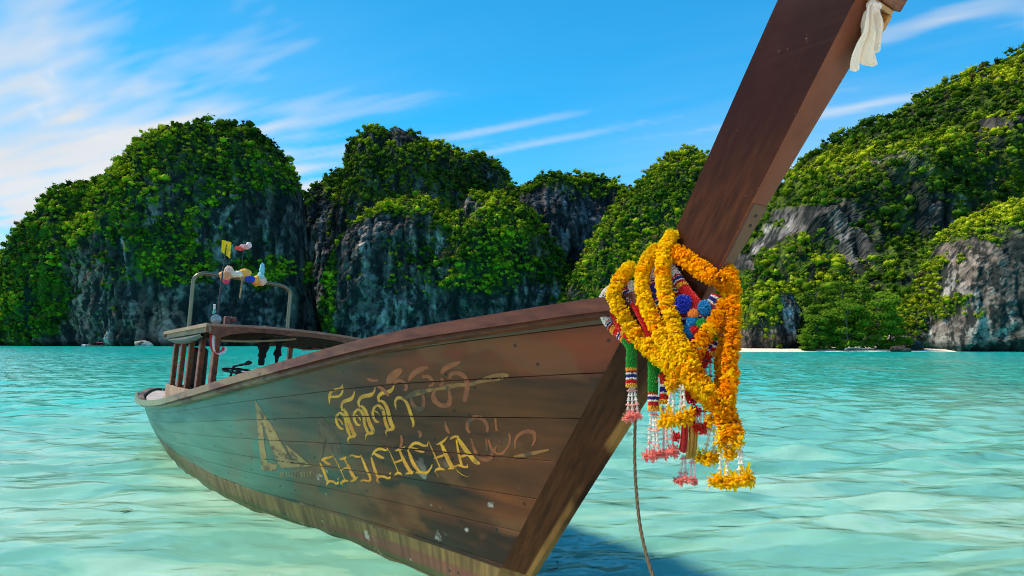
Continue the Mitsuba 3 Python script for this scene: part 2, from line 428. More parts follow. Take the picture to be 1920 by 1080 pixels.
boat = 'longtail_boat'
tag(boat, 'dark brown wooden longtail boat with tall raked bow post and yellow lettering in the shallows', 'boat')
add('longtail_boat__hull', ply(bmesh(cat([(lambda g, f: (g * [1, sgn, 1] - [0, sgn * 0.016, 0], f))(hull(*np.meshgrid(np.linspace(0, 1, 90), np.linspace(0.01, 1.22, 24), indexing='ij')).reshape(-1, 3), grid_faces(90, 24)) for sgn in (1, -1)])), 'dark_wood', smooth=True))
NU = 150
_u = np.r_[np.linspace(0, 0.12, 28)[:-1] ** 1.0, np.linspace(0.12, 1, NU)]
for sgn in (1, -1):
    for k in range(len(SEAMS)):
        v0 = 0.002 if k == 0 else SEAMS[k - 1]
        v1 = SEAMS[k]
        gap = 0.0010
        vv = np.r_[v0 + gap * 0.4, v0 + gap, np.linspace(v0 + 2.4 * gap, v1 - 2.4 * gap, 6), v1 - gap, v1 - gap * 0.4]
        jit = 0.0010 * (meshkit.fbm(np.stack([_u * 60, 0 * _u + k, 0 * _u], -1), 3, 4) - 0.5) * 2
        Ug, Vg = np.meshgrid(_u, vv, indexing='ij')
        Vg = Vg + np.where(np.arange(len(vv)) > 4, jit[:, None], 0)
        g, n = hull(Ug, Vg), hull_normal(Ug, Vg)
        off = np.r_[-0.008, 0.0015, 0.0034, 0.0042, 0.0045, 0.0045, 0.0042, 0.0034, 0.0015, -0.008][None, :, None]
        g = g + n * off
        fl = grid_faces(len(_u), len(vv))
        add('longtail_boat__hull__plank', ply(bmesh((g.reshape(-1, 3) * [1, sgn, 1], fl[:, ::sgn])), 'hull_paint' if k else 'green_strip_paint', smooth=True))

# stem and bow post: one raked timber
zz = np.r_[np.linspace(-0.4, 1.7, 40), np.linspace(1.75, 3.02, 26)]
tf = np.interp(zz, [-0.4, 1.75, 1.95, 2.95, 3.1], [0.020, 0.024, 0.036, 0.096, 0.100])
ta = np.interp(zz, [-0.4, 0.0, 1.6, 1.85, 2.05, 2.95, 3.1], [0.05, 0.058, 0.100, 0.088, 0.042, 0.100, 0.104])
sf, ww = _stem(zz), stem_w(zz)
_dz = np.interp(zz, [-0.4, 1.7, 2.0, 3.1], [0.0, 0.0, 0.05, 0.06])     # the upper part's aft edge sits square to its rake
ring = []
for q in ((0.0, -1, 0.7), (0.006, -1, 1.0), (1.0, -1, 1.0), (1.0, 1, 1.0), (0.006, 1, 1.0), (0.0, 1, 0.7)):
    half = tf + (ta - tf) * q[0]
    ring.append(np.stack([sf - 0.004 * (q[2] < 1) * 0 - ww * q[0] + (0.004 if q[2] < 1 else 0.0), half * q[1] * (q[2] if q[0] < 0.5 else 1) , zz + _dz * q[0] * 1.0], -1))
ring = np.stack(ring, 1)
v, f = tris(ring.reshape(-1, 3), grid_faces(len(zz), 6, True))
m = len(v)
f = np.vstack([f, [[m - 6 + a, m - 6 + b, m - 6 + c] for a, b, c in ((0, 1, 2), (0, 2, 3), (0, 3, 4), (0, 4, 5))], [[0, 2, 1], [0, 3, 2], [0, 4, 3], [0, 5, 4]]])
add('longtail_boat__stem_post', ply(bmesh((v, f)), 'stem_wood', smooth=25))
_i = len(zz) - 1
_ax = np.array([_stem(3.02) - _stem(2.8), 0, 0.22]) / np.linalg.norm([_stem(3.02) - _stem(2.8), 0.22])
_fw = np.array([_ax[2], 0, -_ax[0]])
_c = (ring[_i, 0] + ring[_i, 2]) / 2 * [1, 0, 1]


def local_box(c, ax, lo, hi, bev=0.004):
    v, f = box(lo, hi, bev)
    return c + v @ np.array(ax), f


add('longtail_boat__stem_post__cap', ply(bmesh(local_box(_c - _ax * 0.012, (_fw, [0, 1, 0], _ax), [-0.20, -0.122, 0.0], [0.205, 0.122, 0.020])), mat('pale_wood', proc(lambda p, n, uv: mix((0.36, 0.18, 0.07), (0.62, 0.38, 0.20), fbm(p.x * 30, p.y * 30, p.z * 9, octaves=3))), 0.5)), 'pale wood strip round the top of the bow post')
add('longtail_boat__stem_post__cap', ply(bmesh(local_box(_c + _ax * 0.010, (_fw, [0, 1, 0], _ax), [-0.215, -0.138, 0.0], [0.222, 0.138, 0.055])), 'mahogany_wood'))
add('longtail_boat__stem_post__block', ply(bmesh(local_box(_c - _ax * 0.03, (_fw, [0, 1, 0], _ax), [0.150, -0.128, -0.045], [0.206, -0.1035, 0.017])), mat('orange_wood', (0.50, 0.22, 0.05), 0.5)), 'broken orange wood block at the cap corner')
# scarfed strip with bolts down the front of the post
za, zb = 1.92, 2.215
pz = np.linspace(za, zb, 8)
fd = np.array([0.843, 0, -0.538])
row = np.stack([_stem(pz), 0 * pz, pz], -1)
hw = np.interp(pz, [1.95, 2.95], [0.036, 0.100]) - 0.010
st_v = np.stack([row + fd * 0.001 + np.outer(hw, [0, 1, 0]), row + fd * 0.013 + np.outer(hw, [0, 1, 0]), row + fd * 0.013 - np.outer(hw, [0, 1, 0]), row + fd * 0.001 - np.outer(hw, [0, 1, 0])], 1)
v, f = tris(st_v.reshape(-1, 3), grid_faces(8, 4, True))
f = np.vstack([f, [[0, 2, 1], [0, 3, 2], [28, 29, 30], [28, 30, 31]]])
add('longtail_boat__stem_post__scarf_strip', ply(bmesh((v, f)), mat('strip_wood', (0.13, 0.055, 0.025), 0.45, specular=0.5)))
for zq in (1.955, 2.135, 2.175):
    c = np.array([_stem(zq), 0.002, zq]) + fd * 0.012
    add('longtail_boat__stem_post__bolt', ply(bmesh(tube([c, c + fd * 0.003, c + fd * 0.0055], [0.0085, 0.0085, 0.006], 10)), 'iron_bolt', smooth=40))

# rails
ss = np.r_[np.linspace(-11.2, -9.8, 30)[:-1], np.linspace(-9.8, 1.08, 110)]
for sgn in (1, -1):
    pth = np.stack([ss, np.maximum(_bs(np.minimum(ss, SF)), 0.03) * sgn + sgn * 0.018, _zs(np.minimum(ss, SF)) + np.maximum(ss - SF, 0) * 0.15], -1)
    wob = meshkit.fbm(pth * 2.5, 3, 8)[:, None] - 0.5
    h = np.interp(ss, [-11.2, -5, -2, 1], [0.075, 0.085, 0.09, 0.07])
    sd = np.gradient(pth, axis=0)
    sd = np.cross(sd / np.linalg.norm(sd, axis=1, keepdims=True), [0, 0, 1.0]) * sgn
    R = [(0.016, 0.0), (0.024, -0.008), (0.024, -0.92), (0.016, -1.0), (-0.05, -1.0), (-0.062, -0.9), (-0.062, -0.02), (-0.05, 0.0)]
    ring = np.stack([pth + sd * (a + (0.006 * wob if a > 0 else 0)) + np.outer(h, [0, 0, 1.0]) * b for a, b in R], 1)
    v, f = tris(ring.reshape(-1, 3), grid_faces(len(ss), len(R), True))
    add('longtail_boat__rail', ply(bmesh((v, f)), 'rail_paint', smooth=35))
    # an inner cap strip that leaves the groove seen along the rail top
    R = [(-0.068, 0.0), (-0.066, 0.022), (-0.098, 0.022), (-0.10, -0.05)]
    ring = np.stack([pth + sd * a + np.array([0, 0, 1.0]) * b for a, b in R], 1)[22:]
    add('longtail_boat__cap_strip', ply(bmesh(tris(ring.reshape(-1, 3), grid_faces(len(ring), 4, True))), 'rail_paint', smooth=35))

# decks inside
dk = np.linspace(-11.0, -6.75, 24)
dv = np.stack([np.stack([dk, sg * (_bs(dk) - 0.05), _zs(dk) - 0.035], -1) for sg in (1, 0, -1)], 1)
add('longtail_boat__stern_deck', ply(bmesh((dv.reshape(-1, 3), grid_faces(24, 3))), mat('deck_paint', proc(lambda p, n, uv: mix((0.34, 0.26, 0.21), (0.52, 0.44, 0.38), fbm(p.x * 9, p.y * 9, p.z, octaves=3))), 0.6)), 'pale worn stern deck')
add('longtail_boat__cleat', ply(bmesh(box([-7.7, 0.30, 0.70], [-7.35, 0.42, 0.755], 0.01)), 'black_metal'))
dk = np.linspace(-6.7, -0.9, 30)
_fz = np.minimum(_zs(dk) - 0.45, 0.50)
_fu = (dk - s_aft(_fz)) / (s_fore(_fz) - s_aft(_fz))
_fw = np.maximum(hull(_fu, 1 - _fz / _zs(SA + _fu * (SF - SA)))[:, 1] - 0.05, 0.01)
dv = np.stack([np.stack([dk, sg * _fw, _fz], -1) for sg in (1, -1)], 1)
add('longtail_boat__floor', ply(bmesh((dv.reshape(-1, 3), grid_faces(30, 2))), 'weathered_wood'))

# coaming along the starboard side of the cabin, its mate to port, and the bulkhead between
cs = np.linspace(-6.82, -4.15, 24)
top = np.interp(cs, [-6.82, -6.2, -5.2, -4.5, -4.15], [1.005, 0.995, 1.0, 1.055, 1.10])
for sgn in (1, -1):
    tt = (np.minimum(0.755, _bs(cs) - 0.075)) * sgn
    a = np.stack([cs, tt, _zs(cs) - 0.05], -1)
    b = np.stack([cs, tt, top], -1)
    o = np.array([0, 0.013, 0])
    ring = np.stack([a + o, b + o, b - o, a - o], 1)
    v, f = tris(ring.reshape(-1, 3), grid_faces(24, 4, True))
    f = np.vstack([f, [[0, 1, 2], [0, 2, 3], [92, 94, 93], [92, 95, 94]]])
    add('longtail_boat__coaming', ply(bmesh((v, f)), mat('coaming_wood', proc(lambda p, n, uv: mix((0.20, 0.10, 0.055), (0.52, 0.33, 0.20), fbm(boat_coords(p)[0] * 5.0, p.z * 3.0, 1.0, octaves=4))), 0.5) if sgn > 0 else 'coaming_wood', smooth=30))
add('longtail_boat__bulkhead', ply(bmesh(box([-6.845, -0.75, 0.60], [-6.815, 0.765, 1.0], 0.004)), 'coaming_wood'))

# cabin posts: five to starboard, the aft corner one to port
for sgn in (1, -1):
    for s0, z0, z1, w in ((-6.60, 0.98, 1.53, 0.045), (-6.18, 0.98, 1.55, 0.045), (-5.75, 0.98, 1.56, 0.048), (-5.22, 0.98, 1.58, 0.05), (-4.60, 1.0, 1.62, 0.062)):
        if sgn < 0 and s0 > -6.5:
            continue                                   # to port only the aft corner post shows
        z1 = z1 + (0.08 if sgn < 0 else 0)
        v, f = box([s0 - w, sgn * 0.735 - 0.028, z0], [s0 + w, sgn * 0.735 + 0.028, z1], 0.008)
        v[:, 0] += (v[:, 2] - z0) * 0.10
        add('longtail_boat__cabin_post', ply(bmesh((v, f)), 'mahogany_wood'))


# roof: a shallow arched canopy on fascias with scroll-cut ends
def roof_top(s, t):
    return np.interp(s, [-6.7, -4.4], [1.66, 1.725]) + 0.035 * (1 - (t / 0.9) ** 2) - 0.0 * s


rs, rt = np.linspace(-6.62, -4.42, 12), np.linspace(-1.0, 0.87, 20)
S2, T2 = np.meshgrid(rs, rt, indexing='ij')
Z2 = roof_top(S2, T2)
vt = np.stack([S2, T2, Z2], -1).reshape(-1, 3)
vb = vt - [0, 0, 0.022]
gf = grid_faces(12, 20)
rim = np.r_[np.arange(20), np.arange(1, 12) * 20 + 19, 11 * 20 + np.arange(18, -1, -1), np.arange(10, 0, -1) * 20]
rf = np.stack([rim, np.roll(rim, -1), np.roll(rim, -1) + 240, rim + 240], 1)
add('longtail_boat__roof', ply(bmesh((np.vstack([vt, vb]), np.vstack([gf, gf[:, ::-1] + 240, rf]))), 'mahogany_wood', smooth=30))


def board(path, down, thick_dir, th, key, m='mahogany_wood', label=None):
    """a thin board: top edge along path, its lower edge 'down' metres below, with thickness th along thick_dir"""
    p = np.asarray(path, float)
    q = p - np.stack([0 * down, 0 * down, down], -1)
    o = np.asarray(thick_dir, float) * th
    ring = np.stack([p, q, q - o, p - o], 1)
    v, f = tris(ring.reshape(-1, 3), grid_faces(len(p), 4, True))
    n = len(v)
    f = np.vstack([f, [[0, 1, 2], [0, 2, 3], [n - 4, n - 2, n - 3], [n - 4, n - 1, n - 2]]])
    return add(key, ply(bmesh((v, f)), m, smooth=30), label)


tq = np.linspace(0.88, -1.0, 60)
x1 = np.abs(tq + 0.06) * 2 - 0
scroll = 0.035 + 0.055 * np.exp(-((tq - 0.74) / 0.10) ** 2) + 0.02 * np.exp(-((tq - 0.56) / 0.10) ** 2) + 0.05 * np.exp(-((tq + 0.88) / 0.10) ** 2) + 0.010 * np.maximum(np.cos(tq * 9.0), 0)
zt = roof_top(-4.42, tq)
board(np.stack([0 * tq - 4.405, tq, zt + 0.006], -1), 0 * tq + 0.026, [1, 0, 0], 0.03, 'longtail_boat__roof__trim', mat('trim_wood', proc(lambda p, n, uv: mix((0.22, 0.085, 0.050), (0.46, 0.24, 0.16), fbm(boat_coords(p)[1] * 9.0, p.z * 30.0, 2.0, octaves=3))), 0.5))
board(np.stack([0 * tq - 4.42, tq, zt - 0.020], -1), scroll + 0.012, [1, 0, 0], 0.022, 'longtail_boat__roof__fascia')
board(np.stack([0 * tq - 6.61, tq, roof_top(-6.62, tq) + 0.004], -1), 0 * tq + 0.07, [1, 0, 0], 0.02, 'longtail_boat__roof__fascia')
sq = np.linspace(-6.66, -4.40, 40)
for t0, sg in ((0.885, 1), (-1.0, -1)):
    zt = roof_top(sq, t0)
    board(np.stack([sq, 0 * sq + t0, zt + 0.012], -1), 0 * sq + 0.038, [0, sg, 0], 0.03, 'longtail_boat__roof__trim', 'weathered_wood' if sg > 0 else 'mahogany_wood')
    board(np.stack([sq, 0 * sq + t0 - sg * 0.032, zt - 0.024], -1), 0 * sq + 0.050, [0, sg, 0], 0.02, 'longtail_boat__roof__fascia', 'weathered_wood' if sg > 0 else 'mahogany_wood')
for s0 in np.linspace(-6.3, -4.75, 5):
    tt = np.linspace(0.82, -0.95, 20)
    board(np.stack([0 * tt + s0, tt, roof_top(s0, tt) - 0.023], -1), 0 * tt + 0.045, [1, 0, 0], 0.035, 'longtail_boat__roof__rafter', 'dark_wood')
# a canvas side curtain rolled up under the starboard eave, sagging
sq = np.linspace(-6.5, -4.75, 30)
q = (sq + 6.5) / 1.75
sag = 0.045 + 0.055 * np.sin(np.pi * np.clip(q, 0, 1)) ** 0.8
pth = np.stack([sq, 0 * sq + 0.83, roof_top(sq, 0.83) - 0.075], -1)
ring = np.stack([pth + [0, 0.0, 0], pth + np.stack([0 * q, 0 * q + 0.03, -sag * 0.5], -1), pth - np.stack([0 * q, 0 * q, sag], -1), pth - np.stack([0 * q, 0 * q + 0.03, sag * 0.5], -1)], 1)
add('longtail_boat__side_curtain', ply(bmesh(tris(ring.reshape(-1, 3), grid_faces(30, 4, True))), 'dark_canvas', smooth=True), 'grey canvas side curtain sagging under the roof edge')
# the rope swag under the front eave
tt = np.linspace(0.70, -0.1, 20)
add('longtail_boat__eave_rope', ply(bmesh(tube(np.stack([0 * tt - 4.5, tt, 1.57 + 0.09 * ((0.7 - tt) / 0.8) ** 1.6], -1), 0.011, 6)), mat('rope_fibre', (0.34, 0.25, 0.12), 0.9)))

# steel arch standing on the roof
ar = [(0.72, 1.68), (0.72, 2.27), (0.70, 2.36), (0.63, 2.41), (0.54, 2.42), (0.1, 2.415), (-0.28, 2.40), (-0.40, 2.385), (-0.47, 2.34), (-0.49, 2.24), (-0.49, 1.66)]
arc = np.vstack([spline([(-6.0, a, b) for a, b in ar[0:2]], 12)[:-1], spline([(-6.0, a, b) for a, b in ar[1:5]], 12)[:-1], spline([(-6.0, a, b) for a, b in ar[4:7]], 16)[:-1], spline([(-6.0, a, b) for a, b in ar[6:10]], 12)[:-1], spline([(-6.0, a, b) for a, b in ar[9:]], 12)])
add('longtail_boat__roof_arch', ply(bmesh(tube(arc, 0.024, 12)), 'steel', smooth=40))
for a, b in ((0.72, 1.69), (-0.49, 1.70)):
    add('longtail_boat__roof_arch__foot', ply(bmesh(tube([(-6.0, a, b), (-6.0, a, b + 0.03), (-6.0, a, b + 0.032)], [0.045, 0.045, 0.03], 12)), 'steel', smooth=40))

# spotlight, vent box and hatch on the roof
v, f = tube([(-4.86, 0.70, 1.80), (-4.84, 0.70, 1.80), (-4.76, 0.712, 1.80), (-4.74, 0.715, 1.80), (-4.735, 0.716, 1.80)], [0.03, 0.055, 0.068, 0.068, 0.058], 18)
add('longtail_boat__spotlight', ply(bmesh((v, f)), 'black_metal', smooth=40))
add('longtail_boat__spotlight__lens', ply(bmesh(tube([(-4.734, 0.716, 1.80), (-4.722, 0.718, 1.80), (-4.718, 0.719, 1.80)], [0.056, 0.045, 0.02], 18)), mat('lens_glass', (0.30, 0.36, 0.33), 0.12, specular=0.8), smooth=True))
add('longtail_boat__spotlight__stand', ply(bmesh(box([-4.85, 0.685, 1.71], [-4.80, 0.72, 1.76], 0.004)), 'black_metal'))
add('longtail_boat__roof_bracket', ply(bmesh(cat([box([-5.05, 0.50, 1.72], [-4.97, 0.56, 1.86], 0.006), box([-5.05, 0.43, 1.80], [-4.98, 0.50, 1.86], 0.012)])), mat('rusty_bracket', (0.16, 0.06, 0.045), 0.6)))
add('longtail_boat__roof_box', ply(bmesh(box([-5.35, -0.18, 1.69], [-5.0, 0.11, 1.80], 0.015)), 'black_metal'), 'low black box on the roof')

# helm: wheel, boss, spokes and pedestal
wc = np.array([-5.0, 0.36, 1.255])
ang = np.linspace(0, 2 * np.pi, 37)
wn = np.array([0.12, 0.0, 0.99])
e1 = np.array([0.99, 0, -0.12])
e2 = np.array([0, 1.0, 0])
rim = wc + 0.165 * (np.cos(ang)[:, None] * e1 + np.sin(ang)[:, None] * e2)
add('longtail_boat__steering_wheel', ply(bmesh(tube(rim, 0.014, 8, False)), 'black_metal', smooth=40))
for k in range(4):
    a = k * np.pi / 2 + 0.5
    add('longtail_boat__steering_wheel__spoke', ply(bmesh(tube([wc - wn * 0.03, wc + 0.165 * (math.cos(a) * e1 + math.sin(a) * e2)], 0.009, 6)), 'black_metal'))
add('longtail_boat__steering_wheel__column', ply(bmesh(tube([wc + wn * 0.02, wc - wn * 0.05, wc - wn * 0.055, wc - wn * 0.62], [0.03, 0.035, 0.05, 0.06], 12)), 'black_metal', smooth=40))
add('longtail_boat__throttle', ply(bmesh(cat([tube([(-5.3, 0.40, 1.0), (-5.25, 0.35, 1.30), (-5.2, 0.22, 1.34)], 0.014, 6), tube([(-5.2, 0.24, 1.34), (-5.2, 0.20, 1.355), (-5.2, 0.16, 1.36)], [0.012, 0.03, 0.012], 8)])), 'black_metal'))
add('longtail_boat__engine_cover', ply(bmesh(box([-6.3, 0.12, 0.62], [-5.7, 0.62, 1.04], 0.06)), 'black_metal'))
add('longtail_boat__seat_back', ply(bmesh(box([-6.2, 0.44, 1.0], [-6.1, 0.66, 1.5], 0.03)), 'dark_wood'))

# ---------------------------------------------------------------- painted name, older red name and sail emblem on the starboard bow, laid on the planks
def paint_colour(a, b, wear, under=(0.075, 0.034, 0.015)):
    def fn(p, n, uv):
        s, t, z = boat_coords(p)
        g = fbm(s * 14.0, z * 22.0, t * 4.0, octaves=3)
        k = smoothstep(wear, wear + 0.16, fbm(s * 9.0 + 4.0, z * 15.0, 3.0, octaves=4))
        return mix(mix(a, b, dr.clip(1.6 * g - 0.3, 0, 1)), under, k * 0.9)
    return proc(fn)


for key, a, b, wear in (('yellow_paint', (0.80, 0.38, 0.015), (0.60, 0.20, 0.012), 0.66), ('old_red_paint', (0.400, 0.090, 0.016), (0.250, 0.050, 0.014), 0.58),
                        ('ochre_scrape', (0.420, 0.165, 0.026), (0.240, 0.080, 0.018), 0.50), ('sail_paint', (0.330, 0.240, 0.065), (0.280, 0.130, 0.045), 0.58),
                        ('faint_paint', (0.125, 0.075, 0.032), (0.100, 0.052, 0.024), 0.48)):
    mat(key, paint_colour(a, b, wear), 0.42, specular=0.5, clearcoat=0.3)
_layer = [0]


def strokes(data, key, m, label=None):
    """each stroke: rows of (U, v) of its left and right edge on the hull, in 1e-4; a thin film just proud of the planks, broken at the seams"""
    out = []
    for st in data:
        _layer[0] += 1
        q = spline(np.array(st, float).reshape(-1, 4) / 1e4, max(8, len(st) // 4 * 4))
        w = np.linspace(0, 1, 5)[None, :, None]
        uv = q[:, None, :2] * (1 - w) + q[:, None, 2:] * w
        off = 0.0056 + 0.00012 * (_layer[0] % 9)
        P = hull(uv[..., 0], uv[..., 1]) + hull_normal(uv[..., 0], uv[..., 1]) * off
        v, f = tris(P.reshape(-1, 3), grid_faces(len(q), 5))
        mid = uv.reshape(-1, 2)[f][:, :, 1].mean(1)
        f = f[np.min(np.abs(mid[:, None] - np.array(SEAMS)[None]), 1) > 0.0027]
        if len(f):
            out.append((v, f))
    add(key, ply(bmesh(cat(out)), m), label)


for k, d in {"sara":[[8056,2694,8051,2694,8056,2586,8041,2584,8054,2467,8031,2461,8052,2352,8024,2330,8053,2250,8021,2197,8058,2170,8027,2074,8069,2109,8043,1978,8085,2071,8065,1918,8105,2050,8092,1900,8129,2030,8116,1900,8151,1987,8135,1890,8165,1893,8150,1850,8164,1743,8158,1733],[8049,2380,8045,2265,8071,2394,8067,2272,8096,2409,8090,2280,8122,2416,8113,2280,8147,2404,8131,2265,8168,2357,8144,2234,8181,2268,8153,2185,8185,2158,8160,2111,8183,2040,8163,2017,8177,1920,8164,1912,8168,1808,8162,1806]],"ch1":[[8297,2122,8302,2125,8296,2208,8309,2223,8291,2292,8312,2332,8283,2368,8310,2443,8272,2423,8302,2546,8260,2457,8285,2624,8245,2479,8263,2657,8226,2496,8243,2668,8205,2534,8227,2684,8188,2607,8216,2716,8180,2706,8208,2766,8180,2816,8206,2836,8185,2924,8209,2919,8193,3024,8214,3004,8202,3107,8222,3081],[8208,3026,8226,2961,8225,3144,8250,3073,8241,3270,8272,3207,8255,3408,8290,3351,8270,3553,8306,3497,8285,3700,8321,3640,8300,3844,8337,3774,8316,3980,8352,3901,8332,4106,8368,4022,8348,4222,8382,4141,8365,4329,8395,4256],[8382,4198,8400,4211,8377,4286,8403,4346,8368,4306,8386,4439,8351,4330,8364,4472,8330,4368,8346,4490,8313,4458,8336,4511,8316,4600,8331,4589,8339,4790,8343,4783],[8176,3157,8191,3223,8158,3220,8180,3298,8145,3315,8174,3376,8142,3432,8172,3459,8145,3560,8174,3552,8154,3692,8182,3654,8170,3824,8194,3762,8190,3943,8210,3861,8214,4032,8226,3929,8240,4066,8237,3960,8258,4012,8251,3949],[8177,3240,8177,3138,8196,3272,8202,3144,8212,3324,8229,3212,8227,3398,8252,3318,8240,3490,8269,3441,8249,3593,8280,3570,8257,3708,8285,3694,8265,3832,8292,3810,8276,3959,8302,3920,8288,4080,8315,4028,8301,4195,8328,4137,8316,4301,8340,4248,8329,4402,8351,4356],[8173,3528,8179,3468,8191,3576,8198,3515,8205,3626,8215,3573,8216,3682,8229,3642,8225,3744,8239,3720,8232,3817,8245,3803]],"ch2":[[8495,2040,8500,2043,8495,2142,8507,2155,8490,2221,8509,2266,8480,2275,8504,2369,8466,2301,8491,2457,8452,2319,8470,2504,8432,2327,8446,2517,8408,2334,8425,2524,8385,2365,8408,2540,8367,2438,8395,2565,8356,2537,8385,2615,8353,2653,8380,2689,8357,2774,8381,2773,8368,2890,8387,2851,8385,2975,8399,2922],[8389,2913,8402,2833,8414,3025,8433,2937,8433,3141,8459,3066,8449,3267,8479,3206,8463,3400,8495,3350,8478,3540,8510,3489,8492,3680,8525,3621,8507,3815,8540,3743,8523,3940,8556,3855,8541,4050,8570,3958,8559,4140,8584,4054],[8576,4061,8587,4104,8560,4099,8579,4207,8545,4110,8560,4263,8528,4134,8540,4275,8509,4178,8524,4280,8496,4261,8513,4306,8495,4388,8506,4391,8507,4570,8511,4569],[8358,3022,8375,3096,8343,3087,8365,3165,8332,3174,8359,3235,8329,3277,8357,3309,8330,3390,8358,3391,8337,3508,8364,3483,8350,3628,8374,3581,8366,3739,8386,3672,8386,3828,8399,3739,8410,3871,8410,3775,8429,3840,8424,3776],[8364,3107,8361,3009,8383,3132,8387,3010,8397,3181,8414,3077,8412,3255,8435,3184,8425,3352,8452,3308,8435,3460,8463,3438,8442,3576,8470,3563,8450,3699,8476,3680,8460,3823,8485,3791,8471,3943,8497,3895,8484,4055,8510,3997,8499,4154,8521,4098,8515,4241,8531,4196],[8357,3346,8361,3288,8373,3387,8379,3327,8387,3431,8395,3378,8398,3481,8409,3439,8408,3537,8419,3510,8416,3603,8427,3586]],"ch3":[[8666,1953,8671,1958,8665,2037,8676,2053,8660,2109,8678,2151,8651,2166,8675,2247,8640,2200,8666,2335,8628,2222,8649,2393,8613,2235,8628,2414,8593,2245,8609,2425,8571,2269,8592,2441,8553,2323,8580,2466,8541,2406,8571,2501,8538,2508,8567,2547,8543,2613,8568,2604,8555,2713,8573,2666,8572,2789,8585,2732],[8575,2730,8583,2635,8600,2815,8614,2711,8618,2911,8641,2824,8634,3022,8663,2957,8647,3149,8680,3100,8660,3285,8694,3245,8672,3426,8707,3385,8685,3567,8720,3517,8700,3704,8733,3636,8718,3832,8746,3742,8739,3935,8763,3839],[8756,3864,8767,3905,8743,3900,8761,3997,8730,3909,8743,4052,8714,3925,8725,4068,8697,3955,8711,4075,8683,4026,8704,4084,8685,4136,8699,4132,8701,4272,8705,4268],[8542,2863,8560,2950,8527,2922,8548,3004,8517,3012,8542,3071,8514,3122,8540,3153,8515,3241,8542,3247,8522,3363,8547,3345,8533,3483,8556,3442,8549,3590,8567,3527,8568,3674,8579,3588,8591,3712,8590,3622,8610,3689,8606,3627],[8548,2960,8544,2851,8568,2974,8569,2852,8582,3016,8596,2913,8596,3083,8617,3013,8609,3175,8633,3129,8619,3278,8645,3249,8628,3388,8655,3366,8637,3504,8663,3479,8647,3626,8673,3589,8658,3745,8685,3697,8671,3856,8698,3798,8685,3951,8708,3893,8699,4025,8717,3978],[8540,3178,8544,3122,8557,3217,8561,3159,8570,3260,8578,3209,8581,3310,8591,3271,8591,3368,8602,3344,8600,3439,8610,3423]],"aa":[[8744,3166,8740,3168,8740,3071,8732,3076,8734,2969,8721,2979,8728,2871,8712,2876,8725,2784,8705,2769,8727,2716,8705,2661,8736,2677,8715,2564,8745,2665,8735,2520,8758,2675,8761,2548,8774,2714,8783,2607,8790,2766,8803,2675,8803,2827,8820,2756,8814,2903,8835,2849,8825,2993,8849,2947,8835,3088,8860,3044,8846,3179,8871,3135,8856,3270,8881,3226,8867,3366,8892,3323,8878,3466,8903,3425,8890,3566,8913,3528,8901,3656,8922,3629,8909,3731,8928,3727,8913,3789,8927,3816,8911,3852,8914,3866]]}.items():
    strokes(d, 'longtail_boat__hull__letter', 'yellow_paint')
